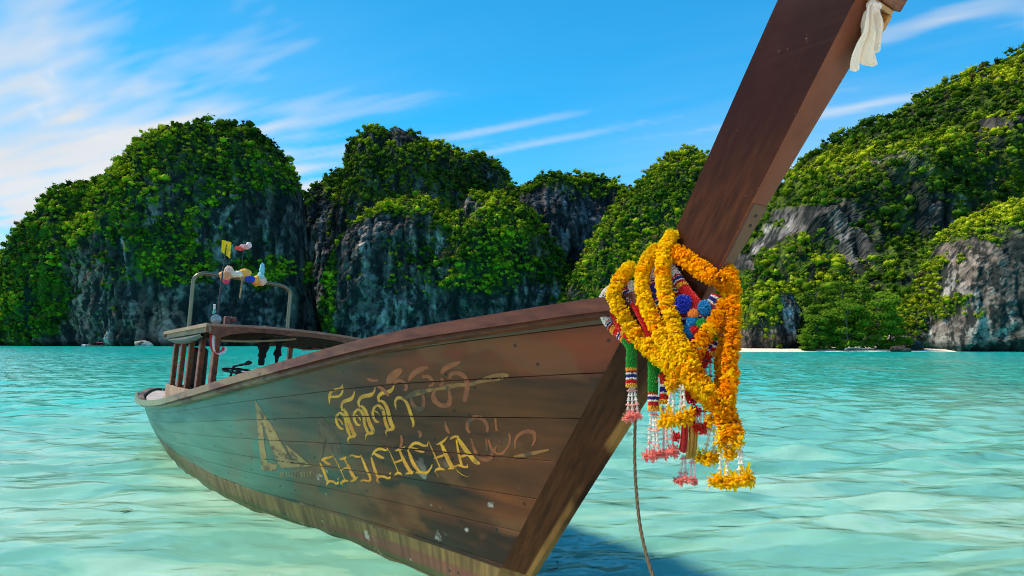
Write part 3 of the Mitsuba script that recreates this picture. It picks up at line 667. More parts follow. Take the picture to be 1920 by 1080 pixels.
for k, d in {"C":[[8046,5812,8035,5781,8062,5770,8041,5676,8077,5741,8060,5596,8094,5700,8083,5553,8115,5656,8106,5525,8138,5606,8129,5500,8158,5541,8150,5476,8173,5460,8170,5438],[8053,5740,8065,5687,8065,5834,8084,5740,8081,5908,8100,5785,8101,5959,8116,5826,8123,5979,8131,5868,8145,5968,8148,5914],[8012,5897,8018,5874,8021,6023,8041,5963,8033,6161,8060,6090,8048,6312,8077,6239,8063,6475,8094,6400,8080,6642,8110,6564,8097,6808,8127,6724,8115,6963,8145,6876],[8121,7162,8116,7167,8126,7045,8107,7042,8138,6981,8117,6907,8152,6933,8142,6816,8170,6908,8171,6776,8188,6918,8199,6790,8208,6958,8222,6837,8229,6998,8237,6868,8255,6949,8236,6887,8261,6811,8244,6812,8256,6572,8250,6575]],"H":[[8162,5379,8166,5367,8199,5640,8207,5617,8235,5906,8245,5877,8270,6176,8280,6147,8303,6452,8313,6425,8334,6736,8343,6713],[8281,6927,8275,6909,8300,6855,8284,6792,8316,6809,8300,6698,8330,6773,8322,6642,8347,6742,8347,6629,8369,6714,8370,6660],[8284,6829,8295,6799,8290,6872,8299,6846,8295,6915,8303,6893,8301,6958,8308,6939,8307,7001,8312,6986],[8250,5566,8253,5533,8261,5623,8266,5520,8279,5638,8275,5507,8298,5612,8287,5493,8315,5560,8302,5466,8330,5480,8321,5425],[8295,5551,8310,5500,8317,5714,8337,5648,8337,5884,8362,5810,8356,6056,8385,5972,8377,6223,8407,6127,8398,6378,8429,6267,8424,6505,8449,6388,8453,6588,8470,6492],[8396,6702,8393,6662,8417,6686,8409,6605,8437,6641,8424,6551,8455,6572,8440,6495,8469,6483,8456,6434,8479,6378,8475,6363],[8271,6201,8264,6118,8294,6160,8286,6067,8316,6117,8308,6021,8337,6073,8328,5978,8356,6025,8348,5942,8373,5974,8367,5912]],"I":[[8352,5467,8347,5444,8370,5402,8362,5339,8388,5396,8386,5296,8408,5408,8411,5307,8432,5429,8435,5329,8456,5438,8453,5338,8478,5391,8467,5331,8488,5284,8482,5266],[8476,5344,8485,5316,8490,5461,8505,5417,8503,5582,8523,5531,8516,5707,8538,5651,8530,5835,8553,5774,8544,5963,8569,5895,8561,6087,8585,6012,8578,6201,8602,6127,8591,6304,8618,6252,8597,6399,8624,6392,8597,6461,8613,6525,8588,6469,8588,6570,8564,6451,8562,6553,8535,6473,8543,6543,8520,6603,8525,6617]],"C2":[[8603,5267,8593,5249,8613,5185,8596,5148,8624,5110,8604,5046,8636,5044,8617,4955,8650,4997,8636,4886,8666,4973,8659,4848,8685,4974,8685,4853,8708,4988,8709,4884,8730,4989,8726,4907,8744,4929,8733,4909,8737,4820,8733,4821],[8614,5190,8619,5117,8633,5255,8642,5139,8654,5305,8664,5166,8676,5340,8684,5200,8698,5356,8703,5244,8720,5356,8723,5296],[8587,5332,8597,5318,8591,5468,8611,5436,8600,5613,8625,5566,8613,5761,8639,5705,8629,5909,8655,5846,8645,6053,8671,5984,8663,6187,8687,6113,8680,6305,8703,6232],[8715,6524,8712,6539,8694,6411,8682,6448,8695,6338,8675,6317,8705,6280,8690,6201,8723,6236,8715,6131,8742,6225,8744,6113,8761,6250,8768,6144,8781,6285,8785,6176,8805,6262,8791,6185,8816,6141,8802,6123,8818,5915,8813,5911]],"H2":[[8730,4808,8733,4798,8762,5037,8768,5021,8793,5265,8801,5243,8823,5490,8831,5467,8852,5714,8860,5692,8881,5937,8888,5918],[8850,6068,8845,6050,8867,6001,8854,5943,8880,5972,8870,5872,8889,5964,8890,5852,8900,5967,8908,5893,8918,6000,8922,5976],[8809,4946,8807,4916,8829,4948,8822,4870,8849,4922,8838,4828,8867,4872,8854,4786,8882,4801,8872,4742,8895,4712,8892,4694],[8841,4882,8854,4849,8855,5015,8873,4969,8870,5138,8890,5080,8885,5254,8907,5184,8900,5366,8924,5286,8916,5475,8941,5386,8934,5582,8958,5489,8952,5687,8976,5590,8971,5785,8994,5683,8990,5862,9009,5770,9008,5905,9018,5852],[8951,5920,8948,5892,8967,5915,8960,5842,8983,5898,8973,5803,8997,5867,8988,5775,9011,5824,9004,5757,9024,5769,9022,5749],[8823,5508,8817,5445,8844,5477,8836,5400,8863,5438,8854,5357,8880,5393,8870,5315,8896,5341,8886,5275,8909,5284,8901,5234]],"C3":[[8929,4925,8923,4916,8936,4838,8921,4809,8947,4741,8928,4683,8961,4652,8941,4566,8976,4595,8962,4479,8992,4581,8989,4454,9014,4607,9017,4495,9039,4647,9041,4547,9066,4654,9059,4572,9084,4570,9074,4538,9089,4384,9084,4375],[8951,4766,8953,4698,8975,4822,8978,4722,8999,4864,9002,4749,9023,4894,9025,4779,9047,4909,9048,4814,9071,4910,9071,4854],[8922,4873,8933,4848,8937,5035,8956,4987,8952,5187,8977,5119,8970,5325,8995,5248,8990,5454,9014,5366,9012,5574,9034,5473,9039,5677,9055,5577,9069,5759,9080,5678],[9042,5830,9038,5807,9060,5795,9051,5716,9075,5803,9072,5678,9094,5812,9093,5684,9115,5818,9111,5692,9137,5792,9124,5683,9153,5716,9135,5644,9162,5616,9146,5574,9167,5511,9154,5488,9168,5416,9159,5405,9166,5347,9162,5344]],"H3":[[9084,4440,9087,4432,9110,4640,9116,4621,9139,4843,9147,4817,9169,5048,9178,5021,9201,5257,9210,5230,9235,5467,9242,5446],[9201,5671,9196,5656,9215,5604,9200,5548,9228,5568,9213,5469,9240,5546,9233,5435,9256,5534,9256,5448,9278,5536,9278,5503],[9210,5661,9215,5645,9219,5711,9223,5697,9228,5760,9231,5748,9237,5810,9239,5800,9245,5860,9248,5850],[9155,4534,9152,4509,9176,4517,9167,4452,9194,4469,9180,4392,9208,4392,9193,4328,9218,4294,9206,4254,9223,4178,9219,4166],[9169,4423,9179,4385,9185,4542,9201,4482,9200,4657,9222,4586,9216,4768,9240,4694,9231,4880,9257,4804,9248,4996,9274,4915,9266,5113,9291,5027,9285,5228,9309,5136,9304,5334,9327,5235,9323,5417,9341,5324,9342,5455,9350,5408],[9301,5463,9299,5437,9317,5458,9311,5397,9331,5437,9321,5363,9342,5403,9330,5332,9349,5354,9338,5305,9352,5297,9348,5279],[9168,5130,9161,5073,9189,5094,9179,5018,9207,5053,9196,4969,9225,5007,9213,4923,9240,4957,9229,4883,9254,4901,9246,4848]],"A":[[9248,4297,9244,4278,9260,4258,9248,4202,9271,4229,9258,4144,9282,4204,9272,4113,9294,4182,9289,4108,9309,4162,9307,4129],[9285,4172,9293,4132,9304,4296,9318,4224,9324,4418,9342,4323,9346,4535,9366,4432,9370,4653,9390,4543,9395,4771,9415,4658,9422,4890,9441,4773,9450,5006,9466,4880,9477,5105,9489,4965,9505,5159,9507,5026,9526,5120,9525,5089],[9289,4277,9299,4265,9302,4433,9314,4418,9316,4590,9330,4570,9330,4745,9346,4721,9346,4897,9362,4867,9362,5043,9379,5009,9379,5180,9395,5143,9398,5304,9410,5271],[9356,5359,9352,5341,9369,5304,9360,5248,9383,5303,9379,5215,9401,5319,9401,5230,9420,5342,9419,5252,9439,5345,9431,5257,9450,5278,9437,5248,9444,5161,9440,5158],[9362,4990,9354,4931,9378,4959,9367,4882,9393,4926,9381,4839,9407,4890,9395,4803,9420,4851,9410,4773,9432,4808,9425,4749],[9356,5376,9359,5364,9377,5477,9379,5459,9400,5558,9402,5536,9424,5618,9425,5594,9451,5656,9451,5636,9479,5674,9479,5659]]}.items():
    strokes(d, 'longtail_boat__hull__letter', 'yellow_paint')
for d in [[8702,1331,8716,1404,8676,1328,8714,1526,8653,1355,8705,1626,8632,1412,8692,1708,8613,1491,8680,1789,8597,1602,8666,1863,8591,1754,8648,1931,8594,1926,8627,2017],[8917,1382,8921,1422,8887,1352,8902,1498,8858,1354,8883,1562,8833,1401,8863,1606,8810,1471,8845,1662,8791,1569,8830,1733,8781,1711,8814,1811,8782,1879,8799,1922],[8905,1871,8888,1758,8923,1829,8910,1691,8938,1852,8942,1719,8956,1910,8971,1814,8970,1987,8992,1939,8976,2047,9003,2078,8976,2086,8992,2183,8958,2120,8964,2187],[8835,2480,8855,2512,8829,2637,8858,2642,8845,2839,8874,2771,8875,3018,8898,2900,8910,3152,8922,2995,8947,3212,8936,3024,8973,3128,8940,3013,8976,2967,8944,2927,8969,2791,8942,2784,8956,2621,8934,2638,8940,2499,8924,2525],[9149,1286,9152,1310,9123,1285,9137,1399,9097,1290,9119,1466,9074,1322,9098,1508,9052,1370,9079,1549,9033,1440,9065,1601,9022,1556,9052,1656,9024,1701,9042,1745],[9033,1905,9040,1851,9048,1983,9061,1918,9052,2023,9075,2008,9052,2037,9077,2107,9049,2073,9066,2169,9037,2127,9048,2200],[9118,1928,9101,1926,9116,1833,9089,1786,9121,1808,9098,1673,9133,1791,9119,1633,9151,1796,9145,1637,9169,1825,9171,1674,9186,1874,9198,1746,9202,1946,9222,1853,9215,2035,9242,1982,9225,2136,9257,2124,9231,2250,9267,2268,9235,2376,9273,2413,9239,2511,9276,2554,9243,2652,9278,2691,9248,2793,9280,2825],[9016,2322,9032,2363,9001,2460,9032,2508,9005,2644,9042,2610,9028,2813,9055,2700,9061,2938,9074,2787,9097,3020,9098,2850,9133,3052,9122,2870,9164,3006,9136,2853,9176,2863,9140,2797,9169,2687,9137,2677,9156,2511,9128,2523,9139,2357,9118,2374,9125,2253,9112,2265],[8405,1645,8408,1592,8427,1729,8432,1628,8452,1787,8452,1656,8477,1813,8472,1678,8501,1808,8493,1697,8521,1772,8516,1710],[8508,2034,8514,1941,8537,2123,8546,2002,8563,2214,8578,2091,8587,2309,8606,2204,8611,2415,8631,2336,8636,2535,8652,2483],[8696,2039,8663,1961,8699,1933,8672,1821,8709,1913,8699,1767,8727,1935,8731,1806,8747,1997,8762,1902,8762,2081,8786,2039,8769,2168,8796,2204,8763,2283,8786,2343]]:
    strokes([d], 'longtail_boat__hull__old_letter', 'old_red_paint', 'faded older red letter above the name')
for d in [[9382,3955,9374,4019,9364,3873,9349,3930,9356,3777,9331,3784,9354,3669,9325,3624,9360,3573,9329,3472,9370,3504,9345,3359,9385,3468,9371,3308,9403,3469,9401,3318,9423,3509,9431,3385,9443,3583,9458,3493,9460,3679,9480,3629,9474,3786,9494,3779,9481,3906,9497,3916],[9500,3377,9512,3368,9511,3503,9524,3494,9522,3629,9535,3619,9533,3755,9547,3744,9544,3881,9559,3868],[9393,4193,9404,4178,9406,4332,9420,4306,9425,4504,9441,4463,9449,4687,9466,4622,9479,4855,9494,4756,9516,4983,9522,4844,9555,5033,9547,4878,9588,4992,9565,4860,9599,4847,9570,4804,9588,4667,9565,4681,9568,4485,9549,4515,9544,4316,9531,4348,9524,4190,9515,4213],[9568,4084,9580,4094,9580,4487,9594,4488,9605,4704,9613,4653,9638,4742,9629,4658,9662,4629,9646,4565,9674,4430,9656,4393,9668,4186,9653,4185,9641,3949,9631,3961],[9722,4475,9715,4483,9707,4307,9695,4311,9703,4174,9686,4150,9706,4071,9686,4010,9717,3996,9697,3896,9733,3945,9716,3819,9753,3921,9742,3781,9771,3933,9771,3802,9783,3970,9801,3914,9796,4082,9816,4100,9801,4317,9816,4342],[9162,3593,9174,3581,9169,3721,9188,3696,9180,3837,9201,3793,9193,3939,9213,3877,9210,4021,9224,3953,9228,4074,9235,4029],[8823,4229,8836,4201,8836,4364,8855,4334,8843,4481,8867,4470,8846,4584,8870,4602,8845,4683,8865,4723,8839,4791,8851,4822],[8969,4038,8973,3976,8980,4094,8992,3995,8984,4127,9008,4055,8986,4147,9016,4145,8989,4190,9013,4231,8991,4271,9002,4297],[9496,4186,9507,4176,9506,4296,9517,4285,9515,4406,9528,4394,9524,4516,9538,4502,9534,4626,9549,4611]]:
    strokes([d], 'longtail_boat__hull__old_letter', 'old_red_paint', 'faded older red letter beside the name')
strokes([[9729,4786,9724,4740,9768,4757,9756,4656,9806,4708,9791,4582,9844,4640,9829,4518,9882,4558,9870,4459,9919,4460,9913,4408],[8796,2672,8783,2580,8837,2623,8813,2449,8870,2580,8843,2358,8899,2530,8876,2307,8929,2478,8910,2284,8962,2432,8948,2268,8999,2388,8988,2258,9035,2352,9026,2245,9070,2342,9058,2211,9103,2345,9085,2159,9133,2315,9115,2128,9162,2273,9147,2107,9194,2249,9183,2100,9230,2244,9221,2109,9265,2237,9255,2111,9295,2209,9281,2085,9320,2167,9303,2032,9343,2134,9325,1977,9368,2116,9347,1924,9395,2102,9372,1879,9424,2090,9399,1838,9451,2070,9426,1815,9475,2021,9457,1828,9496,1951,9488,1870]], 'longtail_boat__hull__scrape', 'ochre_scrape', 'orange scraped patches along the plank seam')
strokes([[6971,1920,6976,1914,7009,2361,7053,2318,7038,2802,7113,2757,7067,3247,7153,3211,7092,3693,7182,3661,7111,4132,7203,4097,7123,4550,7218,4504,7135,4960,7230,4894,7147,5371,7244,5281,7159,5783,7260,5673,7170,6184,7274,6066,7178,6564,7281,6457,7181,6927,7278,6830],[6985,1977,6991,1970,7036,2466,7073,2408,7091,2934,7152,2816,7146,3377,7227,3205,7198,3797,7295,3582,7244,4197,7357,3954,7280,4585,7413,4319,7314,4977,7461,4663,7352,5363,7506,4989,7392,5727,7553,5307,7429,6051,7597,5639,7467,6309,7621,6013,7506,6558,7613,6389],[7219,6903,7212,6525,7260,6912,7254,6412,7298,6903,7299,6340,7336,6871,7345,6313,7376,6820,7390,6326,7419,6750,7432,6378],[7568,5032,7574,5015,7584,5236,7609,5150,7606,5425,7644,5270,7633,5595,7679,5383,7663,5751,7714,5489,7694,5889,7748,5599,7728,6008,7778,5715,7764,6115,7808,5819,7805,6196,7836,5910,7851,6209,7864,6012,7898,6154,7900,6110],[7564,6467,7557,5993,7611,6422,7608,5951,7658,6393,7660,5924,7706,6364,7712,5921,7755,6318,7762,5952,7804,6272,7810,5994,7851,6219,7855,6048,7896,6156,7897,6111]], 'longtail_boat__hull__sail_emblem', 'sail_paint', 'faded yellow painted sailing boat emblem')
strokes([[7943,3362,7980,3346,7945,3640,8010,3604,7952,3903,8034,3853,7964,4151,8050,4106,7977,4392,8059,4368,7987,4640,8062,4641,7990,4905,8061,4925,7987,5181,8054,5208,7984,5454,8044,5477,7984,5706,8032,5717,7989,5914,8020,5915],[7966,3469,7990,3407,7990,3816,8052,3651,8018,4138,8107,3898,8052,4430,8152,4160,8086,4707,8193,4425,8120,4972,8230,4696,8162,5207,8253,4996,8211,5429,8263,5312]], 'longtail_boat__hull__sail_emblem', 'faint_paint', 'faint older brown sail emblem')
strokes([[7477,6846,7492,6825,7479,6923,7494,6903,7480,7000,7495,6980,7482,7078,7497,7057,7483,7156,7499,7134],[7487,7032,7486,6976,7492,7025,7491,6969,7498,7017,7496,6961,7503,7010,7502,6954,7508,7002,7507,6946],[7492,7160,7490,7104,7497,7152,7496,7096,7502,7144,7501,7088,7508,7136,7506,7081,7513,7129,7512,7073],[7522,6807,7537,6788,7524,6884,7539,6864,7526,6960,7540,6940,7527,7037,7542,7017,7529,7113,7544,7093],[7566,6770,7581,6752,7568,6846,7583,6827,7570,6922,7584,6903,7571,6997,7586,6978,7573,7073,7588,7054],[7609,6735,7624,6717,7611,6809,7625,6791,7613,6884,7627,6866,7615,6959,7629,6940,7616,7034,7631,7015],[7652,6701,7666,6683,7654,6775,7667,6757,7655,6848,7669,6830,7657,6923,7671,6904,7659,6996,7673,6977],[7693,6668,7707,6650,7695,6741,7709,6723,7697,6813,7711,6796,7699,6887,7713,6869,7701,6960,7714,6941],[7703,6845,7702,6791,7708,6838,7706,6785,7713,6831,7711,6778,7718,6825,7716,6772,7722,6818,7721,6765],[7708,6965,7707,6912,7713,6958,7712,6905,7718,6951,7716,6898,7723,6944,7721,6891,7728,6937,7726,6885],[7734,6635,7748,6618,7736,6708,7749,6691,7738,6780,7751,6762,7740,6852,7753,6834,7742,6925,7755,6906],[7744,6810,7742,6758,7749,6804,7747,6752,7754,6797,7752,6745,7758,6791,7757,6739,7763,6784,7761,6732],[7749,6929,7748,6877,7754,6923,7752,6870,7759,6916,7757,6864,7763,6909,7762,6857,7768,6902,7767,6850],[7774,6604,7788,6587,7776,6675,7790,6658,7778,6747,7791,6730,7780,6818,7793,6801,7782,6890,7795,6872],[7784,6644,7783,6592,7789,6637,7788,6586,7794,6631,7793,6579,7799,6624,7798,6573,7804,6618,7803,6567],[7784,6777,7783,6726,7789,6771,7787,6719,7794,6764,7792,6713,7798,6758,7797,6706,7803,6751,7801,6700],[7814,6573,7827,6557,7816,6644,7829,6627,7818,6715,7831,6698,7820,6785,7833,6768,7822,6856,7835,6839],[7853,6543,7866,6527,7855,6613,7868,6597,7857,6683,7870,6666,7859,6753,7872,6736,7861,6823,7874,6806],[7892,6514,7904,6498,7894,6583,7906,6567,7896,6652,7909,6635,7898,6721,7911,6705,7900,6790,7913,6773],[7901,6553,7900,6503,7906,6547,7905,6496,7911,6541,7909,6490,7916,6534,7914,6484,7921,6528,7919,6478],[7907,6795,7906,6745,7912,6789,7910,6739,7916,6782,7914,6733,7921,6776,7919,6726,7925,6770,7923,6720]], 'longtail_boat__hull__small_lettering', 'sail_paint', 'rubbed-out small lettering under the sail emblem')

# ---------------------------------------------------------------- flowers
scene['petal'] = {'type': 'principledthin', 'base_color': ATTR, 'roughness': 0.7, 'diff_trans': 1.0, 'spec_trans': 0.0}
scene['bead'] = {'type': 'twosided', 'bsdf': {'type': 'principled', 'base_color': ATTR, 'roughness': 0.55, 'specular': 0.4}}
scene['bud'] = {'type': 'principledthin', 'base_color': ATTR, 'roughness': 0.6, 'diff_trans': 0.6}


def flower(g, R, half, n, c0, c1, axial=1.0):
    """a ruffled marigold head strung on its axis (z): n cupped, wavy petals standing out round the string"""
    vs, fs, cs, k = [], [], [], 0
    for i in range(n):
        a = g.uniform(0, 2 * np.pi)
        lift = g.normal(0, 0.22) * axial
        z0 = g.uniform(-half, half)
        L = R * g.uniform(0.78, 1.10)
        W = R * g.uniform(0.28, 0.48)
        r = np.array([0.18, 0.62, 0.88, 1.0]) * L
        wd = np.array([0.35, 0.9, 1.0, 0.62]) * W
        bend = np.array([0, 0.10, 0.24, 0.42]) * L * g.normal(0, 0.55)
        u = np.array([-0.5, 0, 0.5])
        ph = g.uniform(0, 6.28)
        ruff = 0.16 * W * np.sin(ph + u * 6.0)
        ra, ta = np.array([math.cos(a), math.sin(a), 0]), np.array([-math.sin(a), math.cos(a), 0])
        P = r[:, None, None] * ra * math.cos(lift) + (wd[:, None] * u[None])[..., None] * ta + (z0 + r[:, None] * math.sin(lift) + bend[:, None] + ruff[None] * (r / L)[:, None])[..., None] * np.array([0, 0, 1.0])
        vs.append(P.reshape(-1, 3))
        f = grid_faces(4, 3)
        fs.append(np.vstack([f[:, [0, 1, 2]], f[:, [0, 2, 3]]]) + k)
        k += 12
        c = np.array(c0) + (np.array(c1) - c0) * g.uniform(0, 1)
        c = c * g.uniform(0.85, 1.08)
        tip = np.array([0.86, 0.96, 1.0, 1.04])[:, None, None]
        cs.append(np.clip(np.broadcast_to(c * tip, (4, 3, 3)), 0, 0.97).reshape(-1, 3))
    return ply((np.vstack(vs), np.vstack(fs)), 'petal', smooth=True, color=np.vstack(cs))


YEL, YEL2, ORA, ORA2 = (0.99, 0.76, 0.012), (0.99, 0.63, 0.006), (0.98, 0.54, 0.004), (0.97, 0.40, 0.003)
_g = np.random.default_rng(21)
heads = {'yellow': [flower(_g, 0.0385, 0.0055, 56, YEL, YEL2) for _ in range(12)], 'orange': [flower(_g, 0.0385, 0.0055, 56, ORA, ORA2) for _ in range(10)]}
bloom_of = {'yellow': [flower(_g, 0.034, 0.012, 46, (0.92, 0.66, 0.010), (0.93, 0.52, 0.008), 2.3) for _ in range(4)],
            'pink': [flower(_g, 0.030, 0.009, 36, (0.90, 0.22, 0.20), (0.92, 0.45, 0.40), 2.0) for _ in range(4)],
            'pinkwhite': [flower(_g, 0.030, 0.009, 36, (0.90, 0.22, 0.20), (0.92, 0.45, 0.40), 2.0) for _ in range(3)],
            'red': [flower(_g, 0.030, 0.010, 36, (0.80, 0.03, 0.025), (0.85, 0.09, 0.06), 2.2) for _ in range(4)]}


def placed(shape, c, axis, roll, scale=1.0):
    z = np.asarray(axis, float) / np.linalg.norm(axis)
    x = np.cross([0.31, 0.7, 0.2], z)
    x /= np.linalg.norm(x)
    y = np.cross(z, x)
    x, y = x * math.cos(roll) + y * math.sin(roll), y * math.cos(roll) - x * math.sin(roll)
    m = np.eye(4)
    m[:3, :3] = np.stack([x, y, z], 1) * scale
    m[:3, 3] = c
    return {**shape, 'to_world': T(m.tolist())}


STR_LABEL = {'A': ('outermost yellow marigold garland on the left of the bow post', 'yellow'), 'B': ('second yellow marigold garland from the left on the bow post', 'yellow'),
             'C': ('yellow marigold garland falling from the left edge of the bow post down across the middle', 'yellow'), 'D': ('short thick marigold garland across the front of the bow post, top right of the bunch', 'orange'),
             'E': ('orange marigold garland slanting down inward from the right corner of the bunch', 'orange'), 'F': ('long orange marigold garland hanging down the right edge of the bunch', 'orange'),
             'G': ('orange marigold garland hanging just inside the right-hand edge one', 'orange'), 'J': ('yellow marigold garland lying along the diagonal at the lower middle, under the others', 'yellow'),
             'H': ('short orange marigold tail at the lower right end of the bunch', 'orange'), 'I': ('short orange marigold tail just left of the lowest right one', 'orange')}
for key, pts in {"A":[[0.967,0.15,1.966],[0.986,0.21,1.917],[0.981,0.245,1.858],[0.981,0.25,1.803],[1.015,0.245,1.748],[1.061,0.23,1.683],[1.118,0.215,1.613],[1.184,0.205,1.558],[1.271,0.195,1.504],[1.361,0.185,1.454],[1.443,0.17,1.407],[1.515,0.155,1.358],[1.573,0.145,1.304]],"B":[[1.107,0.1,2.056],[1.092,0.15,1.995],[1.098,0.185,1.93],[1.111,0.2,1.873],[1.139,0.21,1.812],[1.178,0.215,1.745],[1.222,0.215,1.681],[1.265,0.215,1.623],[1.314,0.215,1.561],[1.372,0.21,1.507],[1.438,0.2,1.445],[1.501,0.19,1.4],[1.554,0.17,1.353],[1.595,0.15,1.313]],"C":[[1.156,0.055,2.121],[1.167,0.11,2.058],[1.185,0.14,1.982],[1.203,0.155,1.908],[1.222,0.165,1.848],[1.253,0.175,1.787],[1.29,0.185,1.716],[1.329,0.19,1.647],[1.375,0.195,1.58],[1.417,0.195,1.52],[1.456,0.19,1.462],[1.494,0.175,1.411],[1.552,0.16,1.356]],"D":[[1.168,0.085,2.016],[1.234,0.085,2.016],[1.3,0.085,1.975],[1.368,0.085,1.934],[1.422,0.08,1.9],[1.463,0.06,1.878],[1.47,0.02,1.849]],"E":[[1.484,0.03,1.816],[1.48,0.07,1.745],[1.471,0.1,1.687],[1.455,0.13,1.635],[1.434,0.15,1.578],[1.414,0.16,1.528]],"F":[[1.427,-0.02,1.948],[1.482,0.01,1.874],[1.507,0.03,1.804],[1.526,0.05,1.729],[1.538,0.06,1.657],[1.55,0.075,1.58],[1.557,0.085,1.504],[1.571,0.1,1.429],[1.583,0.12,1.36],[1.584,0.13,1.312]],"G":[[1.459,0.02,1.695],[1.472,0.03,1.616],[1.489,0.05,1.527],[1.504,0.07,1.439],[1.525,0.09,1.374],[1.563,0.12,1.317]],"J":[[1.19,0.195,1.603],[1.239,0.18,1.538],[1.308,0.165,1.479],[1.383,0.15,1.42],[1.451,0.135,1.365],[1.514,0.125,1.316]],"H":[[1.57,0.13,1.327],[1.604,0.13,1.288],[1.621,0.13,1.248],[1.639,0.13,1.213]],"I":[[1.559,0.14,1.31],[1.577,0.14,1.27],[1.59,0.14,1.224],[1.611,0.14,1.205]]}.items():
    lab, col = STR_LABEL[key]
    th = add('marigold_garland', None, lab, 'flower garland', 'marigold garlands on the bow post')
    raw = np.array(pts)
    L = np.linalg.norm(np.diff(raw, axis=0), axis=1).sum()
    n = max(6, int(L / 0.0170))
    p = B(spline(raw, n))
    tan = np.gradient(p, axis=0)
    for i in range(n):
        if col == 'orange' or (i / n > 0.62 and _g.random() < (i / n - 0.62) * 2.2):
            pick = heads['orange' if _g.random() < 0.86 else 'yellow']
        else:
            pick = heads['yellow' if _g.random() < 0.92 else 'orange']
        add(th + '__flower', placed(pick[_g.integers(len(pick))], p[i] + _g.normal(0, 0.0022, 3), tan[i] + _g.normal(0, 0.16, 3) * np.linalg.norm(tan[i]), _g.uniform(0, 6.28), _g.uniform(0.94, 1.07) * (1.12 if key in 'D' else 1.0)))
    add(th + '__string', ply(tube(p, 0.004, 5), mat('string_fibre', (0.45, 0.30, 0.10), 0.9) if 'string_fibre' not in scene else 'string_fibre'))

BC = {'white': (0.86, 0.83, 0.74), 'red': (0.62, 0.012, 0.014), 'green': (0.012, 0.30, 0.030), 'blue': (0.012, 0.035, 0.42), 'blue2': (0.01, 0.16, 0.45), 'gold': (0.80, 0.42, 0.03), 'teal': (0.01, 0.22, 0.48), 'orange': (0.85, 0.25, 0.03), 'navy': (0.012, 0.02, 0.22)}
_oct_v = np.array([[1, 0, 0], [-1, 0, 0], [0, 1, 0], [0, -1, 0], [0, 0, 1], [0, 0, -1.0]])
_oct_f = np.array([[0, 2, 4], [2, 1, 4], [1, 3, 4], [3, 0, 4], [2, 0, 5], [1, 2, 5], [3, 1, 5], [0, 3, 5]])


def bead_cloud(c, nrm, col, size, g):
    """many small plastic beads at the centres c, standing out along nrm"""
    n = len(c)
    a = np.cross(nrm, g.normal(size=(n, 3)))
    a /= np.linalg.norm(a, axis=1, keepdims=True)
    b = np.cross(nrm, a)
    s = size * g.uniform(0.75, 1.2, (n, 1, 1))
    v = c[:, None] + s * (_oct_v[None, :, :1] * a[:, None] + _oct_v[None, :, 1:2] * b[:, None] + 1.35 * _oct_v[None, :, 2:] * nrm[:, None])
    f = _oct_f[None] + 6 * np.arange(n)[:, None, None]
    k = np.repeat(col * g.uniform(0.72, 1.12, (n, 1)), 6, 0)
    return v.reshape(-1, 3), f.reshape(-1, 3), np.clip(k, 0, 0.95)


